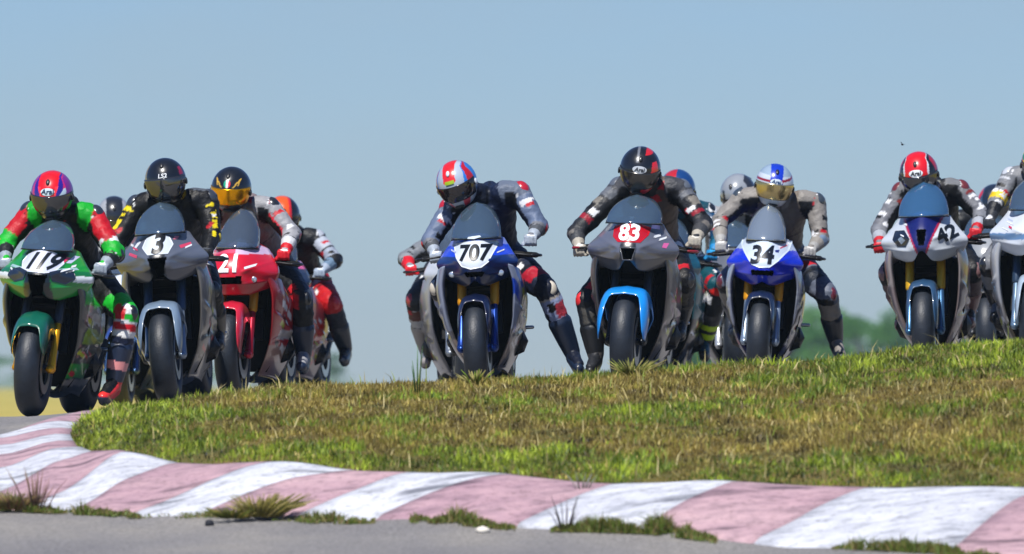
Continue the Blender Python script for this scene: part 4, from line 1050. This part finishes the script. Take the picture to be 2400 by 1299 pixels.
# 2 grey 3 -------------------------------------------------------------
STY.append(dict(px=397, d=62.4, roll=-4.5, yaw=-5, shape='broad', c1='#6d7076', fork='#2c3f58', leg='#7d8b9c', cal='#b9c3ce', mudcol='#6e8298', spat=True, guardw=.122,
 label='silver grey motorcycle with black number 3 on a white plate', zscreen=1.19, wscreen=.15, nz=0.08,
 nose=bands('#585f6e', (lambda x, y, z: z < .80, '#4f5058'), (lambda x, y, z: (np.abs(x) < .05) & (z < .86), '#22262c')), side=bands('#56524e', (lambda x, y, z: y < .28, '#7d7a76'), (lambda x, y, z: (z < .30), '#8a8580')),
 decals=[('indicator', [(.13, .905), (.19, .925), (.195, .905), (.14, .885)], '#d2405e', False), ('indicator', [(-.13, .86), (-.19, .885), (-.195, .868), (-.135, .842)], '#d2405e', False), ('sticker', [(.10, .965), (.125, .965), (.12, .945), (.095, .945)], '#d87a8e', False), ('sponsor_print', [(-.13, .955), (-.17, .905), (-.155, .895), (-.11, .945)], '#dfe3e8', False)],
 plate=HEXPL, platecol='#c9d2dd', num=('3', .0, .918, .17, .25, '#0c1016'),
 r=dict(label='rider in black leathers with yellow stripes and plain black helmet, upright behind the grey motorcycle', head=(.025, .50, 1.41), hrot=(6, -3, 0), lean=.04, zch=1.20, shx=.22,
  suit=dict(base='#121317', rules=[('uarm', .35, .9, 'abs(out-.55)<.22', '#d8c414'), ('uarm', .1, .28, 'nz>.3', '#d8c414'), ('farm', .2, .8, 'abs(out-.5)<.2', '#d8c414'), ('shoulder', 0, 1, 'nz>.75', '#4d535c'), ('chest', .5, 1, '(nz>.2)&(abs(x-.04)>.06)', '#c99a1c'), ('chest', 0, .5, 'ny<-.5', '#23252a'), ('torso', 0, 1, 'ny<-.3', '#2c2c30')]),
  cup='#343a44', elcup='#c8b41c', glove='#16181c', cuff='#16181c', knuckle='#454a52', knr=(.235, .66, .70), ell=(-.325, .55, 1.05), elr=(.285, .55, 1.04), har=(.265, .37, .93),
  shell=layers('#13161c', (lambda a, e: (a < -1.0) & (e > .1), '#8a7418'), (lambda a, e: (a > .9) & (a < 1.3) & (e > .2) & (e < .6), '#8a1a3a')), visor=V_dark(), vis=(-.62, .16), logo=('LS2', .27, .03, '#e6eaee', None, 0, 0))))
# 3 red 21 -------------------------------------------------------------
STY.append(dict(px=546, d=64.5, roll=-.5, yaw=-10, shape='round', c1='#c3122a', fork='#c98a12', leg='#a81830', cal='#8f959c', mudcol='#c01f38', spat=True,
 label='red motorcycle with white number 21 beside the grey one', zscreen=1.25, wscreen=.13, glass=clr_screen(), nz=0,
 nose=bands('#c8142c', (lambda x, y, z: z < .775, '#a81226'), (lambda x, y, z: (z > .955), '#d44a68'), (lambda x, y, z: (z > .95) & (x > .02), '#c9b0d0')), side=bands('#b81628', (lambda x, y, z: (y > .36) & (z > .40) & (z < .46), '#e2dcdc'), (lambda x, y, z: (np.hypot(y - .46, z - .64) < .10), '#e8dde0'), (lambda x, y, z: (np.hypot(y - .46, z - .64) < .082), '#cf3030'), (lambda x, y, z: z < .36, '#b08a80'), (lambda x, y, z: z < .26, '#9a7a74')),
 intake=[(-.09, .80), (.075, .805), (.07, .755), (-.085, .75)], notch=.0, lamp=[(.135, .785, .026)],
 decals=[('lamp_slit', [(.085, .865), (.155, .89), (.15, .872), (.09, .85)], '#d6e0ea', False)],
 num=('21', -.01, .885, .16, 0, '#e9f1f6'),
 r=dict(label='rider in white and black leathers with gold mirrored visor and red gloves', head=(-.095, .47, 1.385), hrot=(12, 4, 0), lean=-.06, shr=(.13, .62, 1.25),
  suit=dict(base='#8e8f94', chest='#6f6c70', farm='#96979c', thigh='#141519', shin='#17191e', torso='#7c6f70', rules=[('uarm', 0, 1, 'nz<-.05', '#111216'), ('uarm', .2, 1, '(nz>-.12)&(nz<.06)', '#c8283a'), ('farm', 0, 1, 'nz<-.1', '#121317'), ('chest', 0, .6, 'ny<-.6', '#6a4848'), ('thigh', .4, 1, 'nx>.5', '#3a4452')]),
  cup='#23262c', elcup='#b23a42', glove='#c01a26', cuff='#c2c4c8', knuckle='#e9e4e0', slider='#15171b', boot='#15233c', har=(.275, .36, .95), elr=(.285, .56, 1.08),
  knr=(.32, .70, .66), anr=(.30, .85, .30),
  shell=layers('#14171c', (lambda a, e: (np.abs(np.abs(a) - .42 - (e - .36) * .9) < .045) & (e > .2) & (e < .66), '#c9a23a'), (lambda a, e: (np.abs(np.abs(a) - .62 - (e - .5) * .3) < .03) & (e > .3) & (e < .66), '#c9a23a')), visor=V_met('gold_visor', '#f2a80c', .22), logo=(None, .40, .03, '#ffffff', bands('#e9e9ee', (lambda x, y, z: x < -.008, '#1aa07a'), (lambda x, y, z: x > .008, '#d03040')), .020, .020))))
# 4 last red with orange helmet -----------------------------------------
STY.append(dict(px=640, d=74, roll=-2, yaw=-11, shape='round', c1='#b81c20', fork='#c98a12', leg='#3a3f46', mudcol='#c02018',
 label='last red motorcycle, half hidden behind the red number 21 machine', glass=clr_screen(),
 nose=bands('#22304a', (lambda x, y, z: z < .80, '#d02a22'), (lambda x, y, z: (z > .93), '#c8508c'), (lambda x, y, z: (z > .96) & (np.abs(x) > .04), '#c9a6dc')), side=bands('#cf2618', (lambda x, y, z: z > .55, '#d05058'), (lambda x, y, z: z < .40, '#b0988e')), lamp=[(.14, .79, .03), (.17, .76, .02)],
 r=dict(label='rider with orange helmet and crouching black leathers with grey patches, behind the white suited rider', head=(.01, .50, 1.37), hrot=(34, 0, 18), lean=.04, zch=1.12,
  suit=dict(base='#17191e', thigh='#a81422', shin='#18202e', rules=[('uarm', .15, .6, 'nz>-.1', '#a4abb8'), ('uarm', .66, .95, 'nz>-.1', '#8f98a8'), ('thigh', .75, 1, '', '#b01a20'), ('chest', .6, 1, 'nz>0', '#c84a1a')]), cup='#a9b0bc', glove='#93a1b2', cuff='#5f7890', knuckle='#dfe6ee', slider='#c01c22', boot='#16202e', har=(.31, .37, .93), elr=(.39, .52, 1.02), knr=(.33, .66, .70), anr=(.36, .95, .36), shin=1,
  shell=layers('#e0561a', (lambda a, e: (a > .4), '#15181e'), (lambda a, e: (a > .3) & (a < .45), '#c8202a'), (lambda a, e: (e < .1), '#3f5a3a')), visor=V_dark())))
# 5 hidden between green and grey ---------------------------------------
STY.append(dict(px=285, d=74, roll=0, yaw=-6, shape='wedge', c1='#2a4c9a', fork='#3a4048', leg='#3a5a86', mudcol='#1d3f8a', glass=clr_screen(),
 label='blue and white motorcycle mostly hidden between the green and the grey machines',
 nose=bands('#c9d2e0', (lambda x, y, z: z < .85, '#d8c41c')), side=bands('#2a3c7a', (lambda x, y, z: z > .45, '#b9c0d0'), (lambda x, y, z: z > .68, '#d8c41c')),
 r=dict(label='mostly hidden rider with small white helmet between the green and black suited riders', head=(-.13, .5, 1.46), hrot=(24, 0, 10), lean=-.06, suit=dict(base='#1a1d24', farm='#a8adb5', shin='#232a4a', rules=[('uarm', 0, 1, 'nz>.2', '#9aa0a8')]), glove='#8a929c',
  shell=layers('#989ca4', (lambda a, e: np.abs(a) < .5, '#20232a')), visor=V_dark())))
# 6 blue 707 ------------------------------------------------------------
PL707 = [(-.145, .955), (-.12, .965), (.0, .975), (.13, .975), (.148, .955), (.095, .835), (.05, .80), (-.02, .79), (-.08, .81), (-.12, .87)]
STY.append(dict(px=1124, d=63.6, roll=-2.2, yaw=-5, shape='wedge', c1='#123a9a', fork='#d7920e', leg='#123a8a', cal='#1a58b0', mudcol='#0a1636', rim='#1c3f8a', notch=.03,
 label='dark blue motorcycle numbered 707 on a white plate with gold forks', zscreen=1.225, wscreen=.15, nz=0.012,
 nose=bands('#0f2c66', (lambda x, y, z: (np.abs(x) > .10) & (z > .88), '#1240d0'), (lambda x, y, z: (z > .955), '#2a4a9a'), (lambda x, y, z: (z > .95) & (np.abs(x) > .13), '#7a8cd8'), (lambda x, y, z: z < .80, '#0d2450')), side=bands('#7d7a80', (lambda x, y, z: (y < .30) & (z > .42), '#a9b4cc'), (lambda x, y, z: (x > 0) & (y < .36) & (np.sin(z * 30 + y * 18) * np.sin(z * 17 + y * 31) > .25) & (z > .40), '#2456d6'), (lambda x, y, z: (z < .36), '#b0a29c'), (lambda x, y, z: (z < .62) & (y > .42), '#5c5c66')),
 intake=[(-.07, .775), (.07, .775), (.05, .742), (-.05, .742)], lamp=[(.155, .765, .026), (-.15, .765, .024)],
 decals=[('screen_badge', [(-.04, 1.0), (.035, 1.008), (.045, .998), (.0, .985), (-.045, .988)], '#c6d2dc', False, .02)],
 plate=PL707, platecol='#cfd8e2', num=('707', .0, .893, .142, .08, '#0b1016'),
 r=dict(label='rider with face visible behind clear visor, red white and blue helmet, leg stretched out', head=(-.13, .40, 1.37), hrot=(22, -12, -14), lean=.045, zch=1.20, face=True, shx=.2,
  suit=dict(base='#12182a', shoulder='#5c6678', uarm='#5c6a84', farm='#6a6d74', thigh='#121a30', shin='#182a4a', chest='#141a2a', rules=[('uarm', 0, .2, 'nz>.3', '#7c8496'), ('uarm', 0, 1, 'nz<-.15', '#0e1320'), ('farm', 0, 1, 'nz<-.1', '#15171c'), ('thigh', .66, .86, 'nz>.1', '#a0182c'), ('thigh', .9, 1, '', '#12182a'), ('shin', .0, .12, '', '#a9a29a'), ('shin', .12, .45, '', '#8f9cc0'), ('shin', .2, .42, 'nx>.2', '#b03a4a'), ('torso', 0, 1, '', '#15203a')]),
  cup='#b01c2c', elcup='#c22a2c', glove='#9aa4b0', cuff='#4b4f55', knuckle='#eef0f2', slider='#c9c2b4', boot='#14233c', har=(.335, .36, .985), elr=(.375, .52, 1.07), hal=(-.28, .37, .90), ell=(-.325, .50, 1.0),
  knr=(.405, .60, .66), anr=(.545, .72, .25), toer=(.05, -.16, -.08), shr=(.25, .60, 1.29), shl=(-.20, .60, 1.20),
  shell=layers('#a4b0c0', (lambda a, e: (np.abs(a) < .32) & (e > .35), '#d81c22'), (lambda a, e: (np.abs(a) < .24) & (e > .30) & (e < .44), '#9ab818'), (lambda a, e: (np.abs(a) < .22) & (e > .20) & (e < .30), '#2a4250'), (lambda a, e: (np.abs(a) > .75) & (np.abs(a) < .92), '#2470c8'), (lambda a, e: (np.abs(a) >= .92) & (np.abs(a) < 1.45), '#b01424'), (lambda a, e: np.abs(a) >= 1.45, '#2a74c4'), (lambda a, e: e < -.45, '#b8c0c8'), (lambda a, e: (e < -.45) & (np.abs(a) > .4) & (np.abs(a) < .9), '#d8303a')), visor=V_clear(), spoiler='#c3ccd6')))
# 7 hidden white behind 707 ----------------------------------------------
STY.append(dict(px=1090, d=71, roll=-1, yaw=4, shape='round', c1='#b9bcc2', fork='#3a4048', leg='#8a929c', mudcol='#9aa0aa', glass=clr_screen(),
 label='white and grey motorcycle mostly hidden behind the blue number 707 machine',
 nose=bands('#b4bac4'), side=bands('#a4a6ac', (lambda x, y, z: z < .5, '#8d8d94')),
 r=dict(label='hidden rider with red and white glove showing left of the blue 707 motorcycle', head=(.05, .6, 1.14), hrot=(40, 0, 0), lean=.02, zch=1.02, suit=dict(base='#70757c', farm='#80848a', thigh='#2a2c32', shin='#a9a9ac', rules=[('uarm', 0, 1, 'nz<0', '#1a1c20'), ('shin', .1, .3, '', '#5a3a34')]), glove='#c81a28', cuff='#c01828', knuckle='#e8e8ea', slider='#8a2a2c', boot='#8f8a88', bootb=[(-.6, .05, '#4a2a26')], hal=(-.35, .36, .90), ell=(-.37, .55, .98), knl=(-.30, .68, .68), anl=(-.21, .95, .32),
  shell=layers('#c0202c', (lambda a, e: np.abs(a) > .5, '#d8dade')), visor=V_dark())))
# 8 grey 83 --------------------------------------------------------------
STY.append(dict(px=1463, d=63.2, roll=2, yaw=-8, shape='broad', c1='#6f7078', fork='#22252a', leg='#16191e', cal='#3a4048', mudcol='#1585d8', spat=True, guardw=.145,
 label='silver grey motorcycle with bright cyan blue mudguard and white 83 on a red plate', zscreen=1.175, wscreen=.17, guard='#8a1c28', nz=0.06,
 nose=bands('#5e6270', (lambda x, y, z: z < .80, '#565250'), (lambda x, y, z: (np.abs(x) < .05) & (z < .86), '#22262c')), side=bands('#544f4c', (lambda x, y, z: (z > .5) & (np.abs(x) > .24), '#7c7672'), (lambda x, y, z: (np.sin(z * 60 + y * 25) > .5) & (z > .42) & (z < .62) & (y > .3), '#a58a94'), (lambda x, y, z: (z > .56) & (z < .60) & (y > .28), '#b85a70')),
 decals=[('sticker', [(.205, .87), (.235, .87), (.225, .835), (.20, .84)], '#d0609a', False), ('sticker', [(.12, .985), (.16, .98), (.165, .955), (.12, .96)], '#c8a6d8', False)],
 plate=[(-.115, .965), (-.05, .985), (.05, .985), (.12, .965), (.115, .915), (.075, .865), (-.07, .865), (-.11, .90)], platecol='#b4101e', num=('83', .0, .925, .145, .0, '#e6edf3'),
 intake=[(-.05, .83), (.05, .83), (.03, .752), (-.03, .752)], intake_rim='#4a4c52',
 r=dict(label='rider in dark grey leathers with black and red helmet bending low over the silver motorcycle', head=(.0, .42, 1.40), hrot=(20, 5, 6), lean=.04, zch=1.21,
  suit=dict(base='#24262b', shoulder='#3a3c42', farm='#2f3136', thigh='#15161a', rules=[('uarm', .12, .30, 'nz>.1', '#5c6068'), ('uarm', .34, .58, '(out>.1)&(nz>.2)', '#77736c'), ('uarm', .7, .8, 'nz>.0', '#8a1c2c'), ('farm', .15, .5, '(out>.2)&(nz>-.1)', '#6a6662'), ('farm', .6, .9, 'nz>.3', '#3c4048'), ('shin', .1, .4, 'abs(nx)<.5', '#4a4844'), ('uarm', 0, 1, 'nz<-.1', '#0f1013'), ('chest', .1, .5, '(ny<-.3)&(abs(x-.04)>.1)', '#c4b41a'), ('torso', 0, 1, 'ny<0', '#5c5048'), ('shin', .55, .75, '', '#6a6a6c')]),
  cup='#5a616c', elcup='#55524e', glove='#a49e92', cuff='#3a3c40', knuckle='#d6d2c8', slider='#1a1b1e', sliderl='#d22a2e', boot='#14161a', bootb=[(-.1, .1, '#5a5654')], har=(.375, .36, .95), elr=(.40, .54, 1.06), hal=(-.36, .34, .87), ell=(-.405, .48, .98), knl=(-.335, .60, .55), anl=(-.27, .62, .20), toel=(-.01, -.16, -.08), knr=(.28, .66, .7),
  shell=layers('#15171b', (lambda a, e: (a > .62) & (a < 1.15) & (e > .12) & (e < .62), '#e0222a'), (lambda a, e: (a > .2) & (a < .8) & (e > 1.0), '#c01c24'), (lambda a, e: (np.abs(a + .15) < .06) & (e > .6), '#6a6e76'), (lambda a, e: (e < -.5) & (a > .2), '#c81e2a')), visor=V_met('silver_visor', '#5c5a58', .2), vis=(-.56, .14), logo=('Arai', .30, .028, '#30343a', '#b9bfc6', .040, .017))))
# 9 teal hidden behind 83 -------------------------------------------------
STY.append(dict(px=1540, d=71, roll=2, yaw=-6, shape='round', c1='#12606e', fork='#2a2c30', leg='#2a2c30', mudcol='#0f5060',
 label='dark teal motorcycle mostly hidden behind the silver number 83 machine',
 nose=bands('#0f4a5a'), side=bands('#12606c', (lambda x, y, z: z < .5, '#0e1014')),
 r=dict(label='half hidden rider in teal leathers with neon yellow boot bands behind number 83', head=(.05, .50, 1.42), hrot=(26, 0, 0), lean=.06, zch=1.2, suit=dict(base='#0a3f50', uarm='#0e3c60', farm='#125068', torso='#101216', thigh='#0a4552', shin='#101215', rules=[('thigh', .86, 1, 'nz<-.2', '#c8201c'), ('uarm', 0, 1, 'nz<-.2', '#0c1a24')]), glove='#1c7ab0', cuff='#14607e', knuckle='#2f9ad0', slider='#14171c', boot='#101216', bootb=[(.60, .78, '#b4d80c'), (.28, .48, '#b4d80c'), (-.8, -.05, '#4a4460')], har=(.33, .37, .96), elr=(.36, .52, 1.08), knr=(.36, .62, .74), anr=(.25, .86, .32),
  shell=layers('#123c74', (lambda a, e: (e > .9) & (a < 0), '#b01c28')), visor=V_dark())))
# 10 silver helmet ----------------------------------------------------------
STY.append(dict(px=1718, d=73, roll=0, yaw=0, shape='wedge', c1='#5a5c62', fork='#d7920e', leg='#c8ccd2', mudcol='#2a2c30',
 label='dark motorcycle with gold forks hidden behind the white and blue number 34 machine',
 nose=bands('#5c6068'), side=bands('#3a3a42', (lambda x, y, z: z > .5, '#8c8f98')),
 r=dict(label='rider with polished silver helmet and pink toed boot behind the number 34 rider', head=(.05, .48, 1.42), hrot=(26, -10, -22), lean=-.02, suit=dict(base='#8f8f92', farm='#9a9a9c', thigh='#2a2c34', shin='#8d94a0', rules=[('uarm', 0, 1, 'nz<-.1', '#1a1c20'), ('thigh', .7, 1, '', '#8a8480')]), glove='#c4c2be', cuff='#9a9892', slider='#b01c30', boot='#8c939c', bootb=[(-.9, -.02, '#e050b4')], hal=(-.32, .37, .93), knl=(-.22, .66, .66), anl=(-.155, .88, .34), toel=(-.02, -.17, -.06),
  shell=layers('#8a9098', (lambda a, e: (np.abs(np.abs(a) - .55) < .10) & (e > .1) & (e < .62), '#14171c'), (lambda a, e: (np.abs(a) > 1.1), '#2a2e36')), visor=V_met('brown_visor', '#4d4742', .25))))
# 11 blue 34 ------------------------------------------------------------------
PL34 = [(-.17, 1.0), (-.06, .99), (.06, .99), (.175, 1.0), (.165, .93), (.105, .85), (.05, .805), (-.02, .80), (-.075, .82), (-.135, .90), (-.175, .96)]
STY.append(dict(px=1776, d=67.8, roll=2.5, yaw=-5, shape='wedge', c1='#0c2cd0', fork='#d7920e', leg='#8fa0b4', cal='#a9b4c2', mudcol='#15233c', notch=.02, flank=.95,
 label='bright blue motorcycle with number 34 on a big white front panel', zscreen=1.235, wscreen=.125, glass=silver_screen(), nz=0,
 nose=bands('#0b28c8', (lambda x, y, z: (z > .93) & (np.abs(x) > .1), '#a9bcd8')), side=bands('#15182a', (lambda x, y, z: z > .70, '#1434c8'), (lambda x, y, z: (y < .26), '#a9b2c6'), (lambda x, y, z: (z > .60) & (z < .62), '#c9d2dc'), (lambda x, y, z: (z > .64) & (z < .655), '#c9d2dc'), (lambda x, y, z: (x > 0) & (y > .3) & (z < .7), '#8f929c'), (lambda x, y, z: z < .35, '#1a1f5a')),
 intake=[(-.08, .785), (.08, .785), (.07, .748), (-.07, .748)], plate=PL34, platecol='#c6d4e6', num=('34', -.01, .885, .17, .08, '#0b1220'),
 decals=[('sticker', [(.09, .955), (.15, .99), (.16, .97), (.10, .935)], '#e4e4f0', False, .006), ('sticker', [(.105, .945), (.145, .968), (.148, .96), (.108, .937)], '#c8405a', False, .0075), ('small_print', [(.075, .925), (.105, .93), (.10, .91), (.08, .912)], '#1a2a7a', False, .0065)],
 r=dict(label='rider in pale grey leathers with maroon knee slider, leg held out, blue and white helmet', head=(.025, .47, 1.38), hrot=(10, 5, 8), lean=.07, zch=1.20, shx=.23,
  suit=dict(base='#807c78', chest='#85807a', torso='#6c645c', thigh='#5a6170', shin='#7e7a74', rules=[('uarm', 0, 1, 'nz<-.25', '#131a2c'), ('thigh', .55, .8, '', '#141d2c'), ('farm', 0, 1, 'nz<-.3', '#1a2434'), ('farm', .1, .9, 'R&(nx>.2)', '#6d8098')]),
  cup='#3a434c', elcup='#8d9aa8', glove='#9a9a98', cuff='#8a8680', knuckle='#dedcd8', slider='#5a1c2a', boot='#141d2c', shl=(-.20, .62, 1.27), ell=(-.345, .56, 1.11), hal=(-.315, .37, .94), elr=(.35, .56, 1.02), har=(.295, .37, .93),
  knr=(.41, .62, .64), anr=(.47, .84, .33), toer=(.05, -.15, -.09),
  shell=layers('#b9c4d2', (lambda a, e: np.abs(a) < .34, '#0f34b4'), (lambda a, e: (np.abs(a) > .34) & (e > .55), '#8fa4b8'), (lambda a, e: (a > .30) & (np.abs(e - .32 - (a - .3) * .22) < .07), '#8a1226'), (lambda a, e: (a < -.30) & (np.abs(e - .28) < .05), '#8a1226'), (lambda a, e: (e < -.4), '#c3ccd6'), (lambda a, e: (np.abs(a) > 1.3) & (e < .1), '#2a3a5c')), visor=V_met('bronze_visor', '#c4b07c', .22), logo=('Arai', .27, .028, '#20406a', '#c9d6e2', .036, .016))))
# 12 white 42 ---------------------------------------------------------------
STY.append(dict(px=2172, d=66.8, roll=-2, yaw=-7, shape='broad', c1='#d8dbe0', fork='#d0a01a', leg='#3f6a92', cal='#5a86ac', mudcol='#2a4a6a', spat=True,
 label='white motorcycle with blue and red centre stripes, black 42 on one cheek and gold forks', zscreen=1.225, wscreen=.16, glass=glass('bright_blue_screen', '#8fbade', .16, body='#5c9ad2', bodyw=.28), nz=0.08,
 nose=bands('#c6ced6', (lambda x, y, z: np.abs(x) < .045 + (z - .76) * .42, '#a8183a'), (lambda x, y, z: np.abs(x) < .032 + (z - .76) * .40, '#121a5c'), (lambda x, y, z: (z > .985), '#5c86b0')), side=bands('#a99a9a', (lambda x, y, z: z > .66, '#b04030'), (lambda x, y, z: (y < .22) & (z > .6), '#b4aaa8'), (lambda x, y, z: (y > .42), '#c9b6bc')),
 decals=[('headlight', [(-.08, .84), (-.12, .90), (-.19, .90), (-.205, .84), (-.17, .79), (-.11, .785)], '#151d2c', False, .005), ('lamp_lens', [(-.11, .83), (-.14, .86), (-.165, .84), (-.14, .805)], '#7f90a2', False, .008)],
 intake=[(-.035, .90), (.035, .90), (.02, .79), (-.02, .79)], num=('42', .165, .865, .135, .0, '#0d1216', .5), words=[],
 r=dict(label='rider with red and black helmet and red gloves tucked over the white number 42 motorcycle', head=(-.04, .44, 1.37), hrot=(22, -4, -4), lean=.02, zch=1.18,
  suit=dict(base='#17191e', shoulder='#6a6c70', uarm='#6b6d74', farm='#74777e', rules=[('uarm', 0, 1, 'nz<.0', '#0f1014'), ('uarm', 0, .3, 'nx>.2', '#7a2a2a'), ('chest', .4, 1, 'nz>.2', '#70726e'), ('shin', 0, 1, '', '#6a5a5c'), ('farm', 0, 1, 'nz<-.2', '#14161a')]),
  cup='#6a2a2c', elcup='#8c9098', glove='#b01a26', cuff='#9a9fa8', knuckle='#d86a6a', slider='#7a5a5c', boot='#8a6a68', bootb=[(-.8, -.1, '#1a1416')], har=(.335, .37, .95), elr=(.36, .60, 1.07), hal=(-.315, .35, .88), ell=(-.33, .56, 1.0),
  shell=layers('#14171e', (lambda a, e: (np.abs(a) < .74) & (e > .16), '#c9d0d8'), (lambda a, e: (np.abs(a) < .63) & (e > .18), '#d3121c'), (lambda a, e: (np.abs(a) > 1.25), '#a8182a')), visor=V_dark(), vis=(-.55, .14), logo=('Arai', .34, .032, '#15171c', '#e2e6ea', .042, .019))))
# 13 tucked navy helmet ----------------------------------------------------
STY.append(dict(px=2312, d=75, roll=0, yaw=-4, shape='round', c1='#5a5c60', fork='#3a3c40', leg='#3a3c40', mudcol='#2a2c30',
 label='dark motorcycle hidden between the white number 42 and the white machine at the right edge',
 nose=bands('#8c9094'), side=bands('#23252a', (lambda x, y, z: z > .6, '#6c6a68'), (lambda x, y, z: (z > .3) & (z < .4) & (y > .3), '#c9a81c'), (lambda x, y, z: z < .25, '#84c81c')),
 r=dict(label='rider with navy helmet edged in red and white, tucked low between the two white motorcycles', head=(.05, .46, 1.28), hrot=(28, 0, -8), lean=.0, zch=1.1, suit=dict(base='#15181d', thigh='#3a3834', shin='#2a1420', rules=[('thigh', .7, 1, '', '#7a7260')]), glove='#16181c', slider='#14161a', boot='#84c41c', boob=1,
  shell=layers('#1a2434', (lambda a, e: (a < -.9) & (e > .1), '#c82430'), (lambda a, e: (a < -.75) & (e > -.3) & (e < .2), '#b9c4d8'), (lambda a, e: (np.abs(a) > .6) & (np.abs(a) < .8) & (e > .3), '#3a5068')), visor=V_dark(), logo=('1', .25, .03, '#aab4c0', None, 0, 0))))
# 14 white right edge --------------------------------------------------------
STY.append(dict(px=2412, d=65.8, roll=2, yaw=-3, shape='broad', c1='#d4d8de', fork='#2a3c50', leg='#7690a8', mudcol='#9fb0c0', spat=True,
 label='plain white motorcycle cut off by the right edge of the photo', zscreen=1.22, wscreen=.16, nz=0.075,
 nose=bands('#c9d0da', (lambda x, y, z: (z < .83) & (z > .79), '#5f82ac')), side=bands('#a9a8a8', (lambda x, y, z: y < .26, '#d0d4da'), (lambda x, y, z: (y > .34) & (y < .42), '#7c7468')),
 num=('4', .0, .88, .14, .3, '#15181c'),
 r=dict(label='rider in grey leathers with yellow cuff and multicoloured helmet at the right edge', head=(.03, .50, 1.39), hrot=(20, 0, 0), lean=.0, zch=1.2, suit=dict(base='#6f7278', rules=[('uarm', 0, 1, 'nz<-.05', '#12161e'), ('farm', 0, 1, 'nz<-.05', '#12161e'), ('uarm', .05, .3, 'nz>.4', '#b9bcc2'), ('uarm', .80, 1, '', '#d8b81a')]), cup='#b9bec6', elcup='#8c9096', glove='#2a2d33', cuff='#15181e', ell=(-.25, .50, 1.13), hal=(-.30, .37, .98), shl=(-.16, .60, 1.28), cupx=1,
  shell=layers('#128a5c', (lambda a, e: np.sin(a * 7 + e * 4) > .3, '#1a5ac8'), (lambda a, e: np.sin(a * 9 - e * 7) > .55, '#e0c81a'), (lambda a, e: np.sin(a * 5 + e * 11) > .75, '#e04a2a'), (lambda a, e: e > .95, '#c9a8e0')), visor=V_dark())))

for st in STY:
    bike(st); rider(st)
